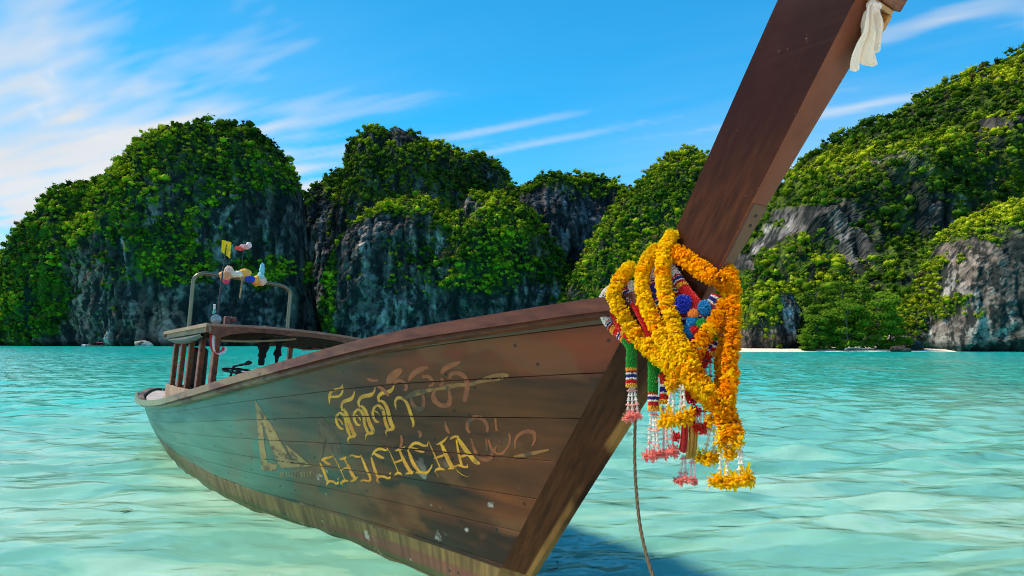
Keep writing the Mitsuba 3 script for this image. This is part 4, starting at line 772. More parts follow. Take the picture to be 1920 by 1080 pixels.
BEAD_LABEL = ['bead garland of white, banded and green sections hanging leftmost at the bow', 'bead garland with a red section ending in the second green tube from the left', 'bead garland with a red section ending in the green tube behind the second one',
              'short red bead garland tucked inside the outermost left loop', 'bead garland with white and blue sections between the middle marigold strands', 'white and red bead garland slanting right behind the middle marigold strand',
              'banded red bead garland beside the blue pompom', 'banded red bead garland slanting down left below the teal pompom', 'short white and banded bead garland at the inner right of the bunch', 'short green and banded bead garland at the lower inner right',
              'short plain red bead garland at the lower centre of the bunch']
for lab, (pts, secs, rad) in zip(BEAD_LABEL, [[[[0.883,0.165,1.866],[0.839,0.18,1.831],[0.83,0.185,1.774],[0.865,0.185,1.71],[0.921,0.18,1.66],[0.976,0.18,1.626],[1.023,0.18,1.595],[1.046,0.18,1.568],[1.052,0.18,1.497],[1.057,0.18,1.44],[1.064,0.18,1.379]],[["white",0.36],["band",0.07],["gold",0.04],["red",0.05],["band",0.06],["gold",0.02],["green",0.255],["gold",0.02],["band",0.1],["gold",0.035]],0.022],[[[0.973,0.17,1.893],[0.999,0.18,1.829],[1.066,0.185,1.771],[1.112,0.185,1.719],[1.156,0.18,1.651],[1.179,0.175,1.581],[1.185,0.17,1.518],[1.193,0.17,1.432],[1.201,0.17,1.334],[1.205,0.17,1.278]],[["blue",0.08],["band",0.07],["white",0.03],["band",0.06],["red",0.28],["band",0.06],["green",0.3],["band",0.09],["gold",0.03]],0.022],[[[0.989,0.16,1.893],[1.016,0.165,1.836],[1.067,0.17,1.778],[1.122,0.17,1.711],[1.197,0.165,1.605],[1.231,0.15,1.52],[1.231,0.14,1.435],[1.238,0.14,1.367],[1.243,0.14,1.312]],[["white",0.13],["band",0.07],["red",0.33],["gold",0.03],["green",0.29],["band",0.12],["gold",0.03]],0.022],[[[0.891,0.185,1.815],[0.929,0.195,1.751],[0.96,0.19,1.695],[1.011,0.185,1.64],[1.06,0.18,1.598]],[["band",0.22],["red",0.5],["gold",0.08],["red",0.2]],0.022],[[[1.089,0.08,2.049],[1.1,0.1,1.984],[1.114,0.12,1.926],[1.135,0.14,1.868],[1.17,0.155,1.805],[1.204,0.16,1.75]],[["band",0.25],["white",0.25],["band",0.1],["blue",0.25],["band",0.15]],0.022],[[[1.159,0.07,1.96],[1.218,0.085,1.908],[1.277,0.09,1.845],[1.334,0.095,1.795],[1.387,0.1,1.743]],[["white",0.27],["band",0.17],["gold",0.06],["red",0.5]],0.026],[[[1.225,0.1,1.854],[1.248,0.11,1.807],[1.279,0.11,1.759],[1.302,0.11,1.69],[1.343,0.12,1.609],[1.369,0.13,1.574]],[["band",0.2],["gold",0.08],["red",0.2],["band",0.27],["red",0.25]],0.022],[[[1.447,0.06,1.808],[1.425,0.08,1.762],[1.395,0.09,1.718],[1.372,0.1,1.661],[1.36,0.11,1.61]],[["band",0.28],["blue2",0.18],["band",0.16],["red",0.38]],0.026],[[[1.444,0.02,1.69],[1.449,0.03,1.639],[1.448,0.05,1.587],[1.445,0.06,1.542]],[["red",0.18],["white",0.28],["green",0.1],["band",0.34],["gold",0.1]],0.026],[[[1.43,0.05,1.643],[1.429,0.07,1.591],[1.415,0.08,1.556],[1.412,0.09,1.522]],[["green",0.34],["band",0.44],["red",0.22]],0.024],[[[1.409,0.09,1.528],[1.385,0.1,1.493],[1.373,0.11,1.476]],[["red",1.0]],0.03]]):
    raw = np.array(pts)
    L = np.linalg.norm(np.diff(raw, axis=0), axis=1).sum()
    n = max(8, int(L / 0.0046))
    p = B(spline(raw, n))
    t, a, b = frames(p)
    th = add('bead_garland', None, lab, 'bead garland', 'bead garlands on the bow post')
    pos = 0.0
    for name, frac in secs:
        i0, i1 = int(pos * n), max(int(pos * n) + 1, int(min(1, pos + frac) * n))
        pos += frac
        C, N, K = [], [], []
        for i in range(i0, min(i1, n)):
            m = int(2 * np.pi * rad / 0.0062)
            ph = np.arange(m) / m * 2 * np.pi + (i % 2) * np.pi / m + _g.normal(0, 0.10, m)
            nr = np.cos(ph)[:, None] * a[i] + np.sin(ph)[:, None] * b[i]
            C.append(p[i] + nr * rad * (1.06 if name == 'gold' else 1.0) * _g.uniform(0.9, 1.04, (m, 1)))
            N.append(nr)
            if name == 'band':
                w = (i - i0 + 0.5) / max(1, i1 - i0) * 7
                cc = ('red', 'white', 'navy', 'navy', 'white', 'red', 'red')[min(6, int(w))]
            else:
                cc = name
            K.append(np.tile(BC[cc], (m, 1)))
        v, f, k = bead_cloud(np.vstack(C), np.vstack(N), np.vstack(K), 0.0042, _g)
        add(th + '__section', ply((v, f), 'bead', color=k))
    add(th + '__core', ply(tube(p, rad * 0.86, 10), mat('bead_core', (0.20, 0.12, 0.08), 0.9) if 'bead_core' not in scene else 'bead_core'))
POM_LABEL = {'blue': 'deep blue plastic pompom, largest in the middle of the garlands', 'red': 'small red pompom beside the teal ones', 'green': 'small green pompom right of the teal ones', 'orange': 'small orange pompom under the blue one'}
_tl = iter(['teal pompom at the upper right of the middle', 'lower left teal pompom in the garland bunch', 'small teal pompom between the two larger ones'])
for c, r, col in [[[1.318,0.135,1.772],0.04,"blue"],[[1.414,0.1,1.757],0.03,"teal"],[[1.352,0.13,1.641],0.032,"teal"],[[1.371,0.13,1.688],0.024,"teal"],[[1.387,0.125,1.655],0.022,"red"],[[1.413,0.115,1.681],0.022,"green"],[[1.374,0.13,1.725],0.02,"orange"]]:
    d = _g.normal(size=(900, 3))
    d /= np.linalg.norm(d, axis=1, keepdims=True)
    v, f, k = bead_cloud(B(np.array(c)) + d * r * _g.uniform(0.72, 1.08, (900, 1)), d, np.tile(BC[col], (900, 1)), 0.0046, _g)
    add('pompom', ply((v, f), 'bead', color=k), POM_LABEL.get(col) or next(_tl), 'pompom', 'pompoms in the garland bunch')
BUD = {'pinkwhite': [(0.85, 0.80, 0.74), (0.90, 0.42, 0.36)], 'pink': [(0.88, 0.62, 0.56), (0.88, 0.38, 0.32)], 'white': [(0.86, 0.84, 0.76), (0.80, 0.72, 0.50)], 'cream': [(0.84, 0.78, 0.62), (0.75, 0.62, 0.35)], 'redwhite': [(0.84, 0.76, 0.74), (0.78, 0.10, 0.10)]}
TAS_LABEL = ['pink and white tassel under the leftmost green bead tube', 'pink and white tassel under the second green bead tube', 'pink tassel right of the second green one', 'lowest small pink tassel below the ochre sash', 'white tassel with a yellow flower cluster at the lower middle',
             'cream tassel with yellow flowers right of the ochre sash', 'lowest right white tassel with a wide row of yellow flowers', 'red and white tassel in the gap at the right of the bunch', 'red flower tassel behind the diagonal marigold strands']
for lab, (col, (strings, bc, blooms, br, _n)) in zip(TAS_LABEL, [["pink",[[[[1.056,0.18,1.378],[1.051,0.18,1.325],[1.051,0.18,1.245]],[[1.069,0.18,1.379],[1.075,0.18,1.314],[1.084,0.18,1.245]],[[1.079,0.18,1.38],[1.1,0.18,1.322],[1.116,0.18,1.253]]],"pinkwhite",[[1.061,0.185,1.231],[1.101,0.19,1.24],[1.126,0.18,1.247]],0.03,"pink tassel ending the leftmost green bead string"]],["pink",[[[[1.196,0.17,1.273],[1.191,0.17,1.191],[1.194,0.17,1.082]],[[1.209,0.17,1.274],[1.216,0.17,1.182],[1.224,0.17,1.092]],[[1.221,0.17,1.275],[1.234,0.17,1.195],[1.251,0.17,1.093]]],"pinkwhite",[[1.19,0.175,1.067],[1.231,0.18,1.076],[1.259,0.17,1.085]],0.03,"pink"]],["pink",[[[[1.234,0.14,1.303],[1.247,0.14,1.208],[1.253,0.14,1.101]],[[1.252,0.14,1.305],[1.262,0.14,1.209],[1.283,0.14,1.104]],[[1.267,0.14,1.306],[1.293,0.14,1.201],[1.312,0.14,1.108]]],"pink",[[1.262,0.14,1.083],[1.3,0.145,1.092],[1.32,0.14,1.098]],0.028,"pink"]],["pink",[[[[1.333,0.1,1.088],[1.333,0.1,1.033],[1.323,0.1,0.981]],[[1.343,0.1,1.09],[1.355,0.1,1.036],[1.356,0.1,0.986]],[[1.387,0.1,1.078],[1.386,0.1,1.034],[1.387,0.1,0.991]],[[1.394,0.1,1.079],[1.406,0.1,1.037],[1.406,0.1,0.993]]],"pinkwhite",[[1.324,0.105,0.97],[1.362,0.11,0.974],[1.403,0.105,0.982]],0.028,"pink"]],["yellow",[[[[1.332,0.2,1.391],[1.326,0.2,1.335],[1.313,0.2,1.262]],[[1.349,0.2,1.392],[1.351,0.2,1.326],[1.354,0.2,1.26]],[[1.383,0.2,1.404],[1.392,0.2,1.35],[1.389,0.2,1.279]],[[1.399,0.2,1.405],[1.411,0.2,1.341],[1.422,0.2,1.287]]],"white",[[1.304,0.205,1.243],[1.342,0.21,1.243],[1.378,0.21,1.251],[1.408,0.205,1.264],[1.434,0.2,1.275],[1.34,0.205,1.397]],0.034,"yellow"]],["yellow",[[[[1.498,0.12,1.232],[1.487,0.12,1.166],[1.475,0.12,1.106]],[[1.515,0.12,1.233],[1.52,0.12,1.17],[1.524,0.12,1.117]]],"cream",[[1.462,0.12,1.094],[1.499,0.125,1.093],[1.525,0.12,1.101],[1.508,0.125,1.259]],0.033,"yellow"]],["yellow",[[[[1.574,0.14,1.144],[1.575,0.14,1.092],[1.578,0.14,1.036]],[[1.613,0.14,1.113],[1.613,0.14,1.072],[1.613,0.14,1.036]],[[1.659,0.14,1.164],[1.67,0.14,1.115],[1.679,0.14,1.045]],[[1.672,0.14,1.161],[1.685,0.14,1.107],[1.696,0.14,1.05]]],"white",[[1.56,0.14,1.012],[1.596,0.145,1.012],[1.631,0.145,1.018],[1.664,0.145,1.025],[1.696,0.14,1.038],[1.725,0.14,1.047],[1.581,0.14,1.168],[1.62,0.14,1.129],[1.651,0.14,1.179]],0.034,"yellow"]],["red",[[[[1.396,0.08,1.512],[1.394,0.08,1.467],[1.403,0.08,1.412]],[[1.416,0.08,1.512],[1.422,0.08,1.457],[1.425,0.08,1.413]],[[1.434,0.07,1.53],[1.438,0.07,1.469],[1.441,0.07,1.425]],[[1.459,0.06,1.536],[1.47,0.06,1.482],[1.47,0.06,1.438]]],"redwhite",[[1.393,0.085,1.528],[1.437,0.075,1.541],[1.414,0.085,1.395],[1.454,0.075,1.403],[1.382,0.09,1.466]],0.026,"red"]],["red",[[[[1.419,0.12,1.306],[1.419,0.12,1.268],[1.422,0.12,1.23]],[[1.439,0.12,1.308],[1.439,0.12,1.269],[1.441,0.12,1.232]],[[1.456,0.12,1.309],[1.463,0.12,1.271],[1.466,0.12,1.234]]],"redwhite",[[1.415,0.12,1.213],[1.45,0.125,1.214],[1.475,0.12,1.221],[1.382,0.14,1.363],[1.409,0.14,1.33],[1.431,0.13,1.296],[1.354,0.14,1.351],[1.316,0.13,1.168],[1.254,0.17,1.432]],0.028,"red"]]]):
    th = add('tassel', None, lab, 'tassel', 'tassels below the garland bunch')
    for sp in strings:
        raw = np.array(sp)
        L = np.linalg.norm(np.diff(raw, axis=0), axis=1).sum()
        n = max(4, int(L / 0.021))
        p = B(spline(raw, n + 1))
        V, F, K, q = [], [], [], 0
        for i in range(n):
            ax = (p[i + 1] - p[i]) / np.linalg.norm(p[i + 1] - p[i])
            x = np.cross(ax, [0.4, 0.8, 0.1])
            x /= np.linalg.norm(x)
            y = np.cross(ax, x)
            l = np.linalg.norm(p[i + 1] - p[i])
            big = (i % 3 == 0)
            m = 6
            for h0, h1, r0, r1 in ((0.0, 0.55, 0.0032, 0.0050), (0.50, 1.0, 0.0045, 0.0115 if big else 0.0075)):
                an = np.arange(m) / m * 2 * np.pi + _g.uniform(0, 6)
                zig = 1 + 0.35 * (np.arange(m) % 2)
                ra = p[i] + ax * l * h0 + r0 * (np.cos(an)[:, None] * x + np.sin(an)[:, None] * y)
                rb = p[i] + ax * l * h1 * 0.98 + (r1 * zig)[:, None] * (np.cos(an)[:, None] * x + np.sin(an)[:, None] * y)
                V.append(np.vstack([ra, rb]))
                f = tris(V[-1], np.stack([np.arange(m), np.roll(np.arange(m), -1), np.roll(np.arange(m), -1) + m, np.arange(m) + m], 1))[1]
                F.append(f + q)
                q += 2 * m
                c = np.array(BUD[bc][1 if (h0 > 0 and big) else 0]) * _g.uniform(0.85, 1.08)
                K.append(np.tile(c, (2 * m, 1)))
        add(th + '__bud_string', ply((np.vstack(V), np.vstack(F)), 'bud', color=np.clip(np.vstack(K), 0, 0.95)))
    for bpt in blooms:
        pick = bloom_of[col]
        for k in range(2):
            add(th + '__bloom', placed(pick[_g.integers(len(pick))], B(np.array(bpt)) + _g.normal(0, 0.005, 3), [0.1 * _g.normal(), 0.1 * _g.normal(), 1], _g.uniform(0, 6.28), br / 0.032 * _g.uniform(0.85, 1.05)))


def hanging_cloth(path, width, key, m, label, cat_, folds=3, deep=0.35, seed=1, flare=0.25):
    """a gathered strip of cloth hanging along the path, pleated across its width"""
    p = B(spline(np.array(path), 36))
    g = np.random.default_rng(seed)
    t = np.gradient(p, axis=0)
    t /= np.linalg.norm(t, axis=1, keepdims=True)
    side = np.cross(t, [0.55, -0.83, 0.05])
    side /= np.linalg.norm(side, axis=1, keepdims=True)
    out = np.cross(side, t)
    u = np.linspace(-0.5, 0.5, 29)
    k = np.linspace(0, 1, 36)[:, None]
    w = width * (1 - flare + flare * k ** 0.7 * 1.6) * (0.9 + 0.2 * meshkit.noise(np.stack([k * 3, 0 * k, 0 * k + seed], -1)))
    ph = g.uniform(0, 6)
    dz = w * deep * (0.5 * np.sin(u[None] * 2 * np.pi * folds + ph + 1.3 * k) + 0.5 * np.sin(u[None] * 2 * np.pi * folds * 0.43 + 2 * ph + 2.2 * k))
    hem = 0.10 * width * np.sin(u * 2 * np.pi * folds + ph + 1.0)
    P = p[:, None] + (w * (u[None] + 0.10 * np.sin(u[None] * 2 * np.pi * folds * 1.0 + ph)))[..., None] * side[:, None] + dz[..., None] * out[:, None] + (hem[None] * k ** 3)[..., None] * t[:, None]
    return add(key, ply((P.reshape(-1, 3), grid_faces(36, 29)), m, smooth=True), label, cat_)


mat('ochre_cloth', (0.48, 0.25, 0.035), 0.85, sheen=0.4)
mat('yellow_cloth', (0.90, 0.58, 0.010), 0.8)
hanging_cloth([[1.324,0.11,1.272],[1.341,0.115,1.239],[1.348,0.115,1.184],[1.345,0.115,1.106]], 0.055, 'sash', 'red_cloth', 'dark red cloth sash hanging below the garlands', 'sash', 2, 0.3, 4)
hanging_cloth([[1.372,0.1,1.287],[1.389,0.105,1.244],[1.395,0.105,1.167],[1.39,0.105,1.081]], 0.055, 'sash_001', 'ochre_cloth', 'ochre yellow cloth sash hanging beside the red one', 'sash', 3, 0.3, 6)
add('thread', ply(tube(B(spline(np.array([[1.247,0.19,1.432],[1.252,0.19,1.387],[1.251,0.19,1.342]]), 8)), 0.004, 6), mat('blue_thread', (0.30, 0.55, 0.62), 0.7)), 'thin pale blue thread hanging in front of the green bead tubes', 'thread')
rp = B(spline(np.array([[1.031,0.14,1.602],[1.064,0.14,1.216],[1.076,0.14,1.038],[1.109,0.15,0.892],[1.166,0.17,0.742],[1.235,0.19,0.625],[1.307,0.21,0.538],[1.395,0.23,0.461],[1.489,0.25,0.402]]), 90))
_tt, _ta, _tb = frames(rp)
strand = [tube(rp + 0.0040 * (np.cos(np.arange(90) * 0.9 + k * 2.094)[:, None] * _ta + np.sin(np.arange(90) * 0.9 + k * 2.094)[:, None] * _tb), 0.0048, 6) for k in range(3)]
add('mooring_rope', ply(cat(strand), mat('wet_rope', (0.14, 0.095, 0.045), 0.85), smooth=40), 'thin brown mooring rope hanging from the bow into the water', 'rope')

# white cloth knotted at the top of the post
cl = np.array([[2.082,0.018,2.917],[2.072,0.015,2.885],[2.053,-0.016,2.847],[2.028,-0.045,2.809],[2.002,-0.079,2.777]])
k1 = add('tied_cloth', None, 'white cloth knotted at the top corner of the bow post', 'cloth')
hk = hanging_cloth(cl, 0.115, 'tied_cloth__drape', 'white_cloth', None, None, 4, 0.40, 8, 0.45)
kn = []
c0 = cl[0]
for cc, r, sd in (((0.0, 0.010, 0.004), 0.019, 1), ((0.006, -0.016, 0.006), 0.017, 2), ((0.0, -0.004, -0.012), 0.016, 5)):
    s_ = trimesh.creation.icosphere(3, 1.0)
    d = np.array(s_.vertices)
    rr = r * (0.85 + 0.35 * meshkit.fbm(d * [2.2, 2.2, 5.0] + sd * 7, 3, sd))
    kn.append((c0 + np.array(cc) + d * rr[:, None] * [1, 1.1, 0.9], np.array(s_.faces)))
add('tied_cloth__knot', ply(bmesh(cat(kn)), 'white_cloth', smooth=True))

# ---------------------------------------------------------------- things on and under the cabin roof
fl = add('flag', None, 'small yellow flag on a thin black pole above the cabin roof', 'flag')
add('flag__pole', ply(bmesh(tube([(-5.0, 0.64, 1.72), (-5.0, 0.632, 2.2), (-5.0, 0.612, 2.70)], [0.011, 0.010, 0.004], 8)), 'black_metal', smooth=40))
uu, vv_ = np.meshgrid(np.linspace(0, 1, 12), np.linspace(0, 1, 14), indexing='ij')
add('flag__cloth', ply(bmesh((np.stack([-5.0 + 0.008 * np.sin(uu * 4 + vv_ * 3), 0.612 + 0.055 - 0.105 * uu, 2.71 - 0.01 * uu - vv_ * (0.135 + 0.055 * uu ** 1.5)], -1).reshape(-1, 3), grid_faces(12, 14))), 'yellow_cloth', smooth=True))


def cloth_lump(c, r, stretch, seed, col, key):
    s_ = trimesh.creation.icosphere(3, 1.0)
    d = np.array(s_.vertices)
    tw = d[:, 1] * 3.0
    e = np.stack([d[:, 0] * np.cos(tw) - d[:, 2] * np.sin(tw), d[:, 1], d[:, 0] * np.sin(tw) + d[:, 2] * np.cos(tw)], -1)
    rr = r * (0.65 + 0.7 * meshkit.fbm(e * [2.6, 0.9, 2.6] + seed * 3.1, 3, seed))
    name = f'cloth_{seed}'
    return add(key, ply(bmesh((np.array(c) + d * rr[:, None] * np.array(stretch), np.array(s_.faces))), {'type': 'twosided', 'bsdf': {'type': 'principled', 'base_color': rgb(*col), 'roughness': 0.8}}, smooth=True))


stn = add('cloth_streamer', None, 'bunched cloth streamer of many colours tied along the steel arch', 'streamer')
for i, (t_, z_, r, stc, col) in enumerate(((0.36, 2.42, .062, (.8, 1, .9), (0.80, 0.36, 0.16)), (0.32, 2.49, .055, (.8, .9, .9), (0.82, 0.55, 0.42)), (0.345, 2.36, .04, (.8, .9, .8), (0.75, 0.06, 0.16)), (0.26, 2.455, .05, (.7, 1.2, .7), (0.80, 0.74, 0.58)),
                                          (0.19, 2.465, .05, (.7, 1.2, .7), (0.82, 0.78, 0.64)), (0.12, 2.485, .055, (.8, 1, .9), (0.85, 0.46, 0.08)), (0.08, 2.50, .03, (.8, 1, .9), (0.9, 0.6, 0.12)), (0.05, 2.42, .06, (.7, 1.3, .6), (0.02, 0.06, 0.55)), (-0.03, 2.41, .055, (.8, .9, 1.0), (0.85, 0.42, 0.06)),
                                          (-0.01, 2.385, .035, (.8, .9, .8), (0.78, 0.05, 0.13)), (-0.09, 2.42, .055, (.8, 1, .9), (0.85, 0.55, 0.40)), (-0.075, 2.47, .045, (.8, .8, 1.2), (0.30, 0.66, 0.70)), (-0.085, 2.56, .034, (.8, .8, 2.2), (0.22, 0.62, 0.70)))):
    cloth_lump((-6.0 + 0.03, t_, z_), r * 1.18, stc, 40 + i, col, 'cloth_streamer__bundle')
add('cloth_streamer__tie', ply(bmesh(cat([tube([(-5.97, 0.22, 2.46), (-5.97, 0.15, 2.43), (-5.97, 0.08, 2.46)], 0.006, 6), tube([(-5.965, 0.155, 2.42), (-5.96, 0.155, 2.30), (-5.965, 0.16, 2.16)], 0.010, 6), tube([(-5.98, 0.17, 2.42), (-5.965, 0.15, 2.42), (-5.98, 0.12, 2.42)], 0.034, 8)])), 'rope_fibre'))
st2 = add('cloth_streamer_001', None, 'red and pale pink twisted cloth on a thin rod above the arch', 'streamer')
add('cloth_streamer_001__rod', ply(bmesh(tube([(-6.0, 0.16, 2.42), (-6.0, 0.16, 2.82)], 0.004, 6)), 'black_metal'))
for i, (t_, z_, r, stc, col) in enumerate(((0.22, 2.79, .04, (.7, 1.3, .7), (0.80, 0.08, 0.06)), (0.16, 2.82, .045, (.7, 1.2, .7), (0.85, 0.42, 0.40)), (0.105, 2.85, .04, (.8, .9, 1.0), (0.82, 0.62, 0.62)))):
    cloth_lump((-5.98, t_, z_), r, stc, 60 + i, col, 'cloth_streamer_001__bundle')
bt = add('bottle', None, 'pale teal plastic bottle with a white cap on the cabin roof', 'bottle')
add('bottle__body', ply(bmesh(tube([(-5.0, 0.675, 1.74), (-5.0, 0.675, 1.745), (-5.0, 0.675, 1.90), (-5.0, 0.678, 1.925)], [0.016, 0.019, 0.019, 0.011], 14)), mat('teal_plastic', (0.10, 0.42, 0.36), 0.3), smooth=40))
add('bottle__cap', ply(bmesh(tube([(-5.0, 0.678, 1.925), (-5.0, 0.680, 1.975), (-5.0, 0.680, 1.98)], [0.012, 0.013, 0.008], 12)), 'white_cloth', smooth=40))
rr = add('ribbon', None, 'red and white ribbon looped round the corner post under the roof', 'ribbon')
rib = spline([(-4.46, 0.83, 1.62), (-4.44, 0.835, 1.55), (-4.43, 0.825, 1.48), (-4.44, 0.795, 1.43), (-4.45, 0.75, 1.425), (-4.47, 0.71, 1.45), (-4.48, 0.69, 1.50)], 40)
for nm, o, m in (('red_strip', 0.0, 'red_cloth'), ('white_strip', -0.026, 'white_cloth')):
    q = np.stack([rib + [0.012 + o * 0.2, o, 0.012], rib + [0.012 + o * 0.2, o - 0.026, -0.006]], 1)
    add('ribbon__' + nm, ply(bmesh((q.reshape(-1, 3), grid_faces(40, 2))), m, smooth=True))
for i, (t_, z0, z1, r, lab) in enumerate(((0.095, 1.66, 1.34, 0.055, 'larger dark life jacket hanging under the roof'), (-0.08, 1.66, 1.38, 0.040, 'smaller dark bundle hanging under the roof right of the life jacket'))):
    k = spline([(-5.0, t_, z0), (-5.0, t_ + 0.01, z0 - (z0 - z1) * 0.5), (-5.0, t_ + 0.02, z1)], 24)
    q = np.linspace(0, 1, 24)
    rad = r * (0.75 + 0.5 * np.sin(q * 5.5 + i) ** 2) * np.where(q > 0.72, 0.55, 1)
    v, f = tube(k, rad, 14)
    v = v + 0.018 * (meshkit.fbm(v * 14, 3, i)[:, None] - 0.5)
    add('hanging_bundle', ply(bmesh((v, f)), 'black_cloth', smooth=True), lab, 'bundle')

# ---------------------------------------------------------------- limestone karsts: displaced cliff sheets, their rock and soil colour per vertex, and a forest of leafy crowns
def rock_cracks(p, n, uv):
    """dark lichen and water stains in the clefts: streaks drawn down the faces, broken by finer speckle"""
    w = noise(p.x * 0.06, p.y * 0.06, p.z * 0.05) * 5.0
    near = dr.select(p.y < 175.0, 3.0, 1.0)
    st = fbm(p.x * 0.34 * near + w, p.y * 0.30 * near, p.z * 0.045 * near + 3.0, octaves=4)
    sp = fbm(p.x * 0.55 * near, p.y * 0.55 * near, p.z * 0.42 * near, octaves=3)
    return dr.clip(smoothstep(0.40, 0.60, st * 0.62 + sp * 0.38) * 0.93, 0, 1)


scene['rock'] = {'type': 'twosided', 'bsdf': {'type': 'blendbsdf', 'weight': proc(rock_cracks), 'bsdf_0': {'type': 'diffuse', 'reflectance': ATTR}, 'bsdf_1': {'type': 'diffuse', 'reflectance': rgb(0.018, 0.024, 0.024)}}}
scene['leaf'] = {'type': 'principledthin', 'base_color': ATTR, 'roughness': 0.55, 'diff_trans': 0.35, 'spec_trans': 0.0}


_ico = trimesh.creation.icosahedron()


def crown(g, n, lobes=2):
    """one tree crown of unit radius: a few uneven rounded leaf masses with sprays of leaves standing out of them"""
    c = g.normal(size=(lobes, 3)) * [0.36, 0.36, 0.20] + [0, 0, 0.10]
    r = g.uniform(0.42, 0.70, lobes)
    V, F, k = [], [], 0
    for q in range(lobes):
        v = np.array(_ico.vertices) * g.uniform(0.45, 1.25, (12, 1)) * [1, 1, 0.75]
        a = g.uniform(0, 6.28)
        v = v @ np.array([[math.cos(a), math.sin(a), 0], [-math.sin(a), math.cos(a), 0], [0, 0, 1.0]])
        V.append(c[q] + r[q] * v)
        F.append(np.array(_ico.faces) + k)
        k += 12
    i = g.integers(0, lobes, n)
    d = g.normal(size=(n, 3)) + [0, 0, 0.35]
    d /= np.linalg.norm(d, axis=1, keepdims=True)
    p = c[i] + d * (r[i] * g.uniform(0.70, 1.30, n))[:, None] * [1, 1, 0.85]
    nrm = d + g.normal(size=(n, 3)) * 0.5
    nrm /= np.linalg.norm(nrm, axis=1, keepdims=True)
    a = np.cross(nrm, g.normal(size=(n, 3)))
    a /= np.linalg.norm(a, axis=1, keepdims=True)
    b = np.cross(nrm, a)
    s = g.uniform(0.12, 0.24, n)[:, None]
    V.append(np.stack([p - a * s, p + b * s, p + a * s - nrm * s * 0.4], 1).reshape(-1, 3))
    F.append(np.arange(3 * n).reshape(-1, 3) + k)
    return np.vstack(V), np.vstack(F)


_cg = np.random.default_rng(77)
CROWNS = [crown(_cg, 30) for _ in range(14)]


def fit(x):
    return np.clip(x, 0, 1)


def blob(x, z, cx, cz, rx, rz):
    return np.exp(-(((x - cx) / rx) ** 2 + ((z - cz) / rz) ** 2))


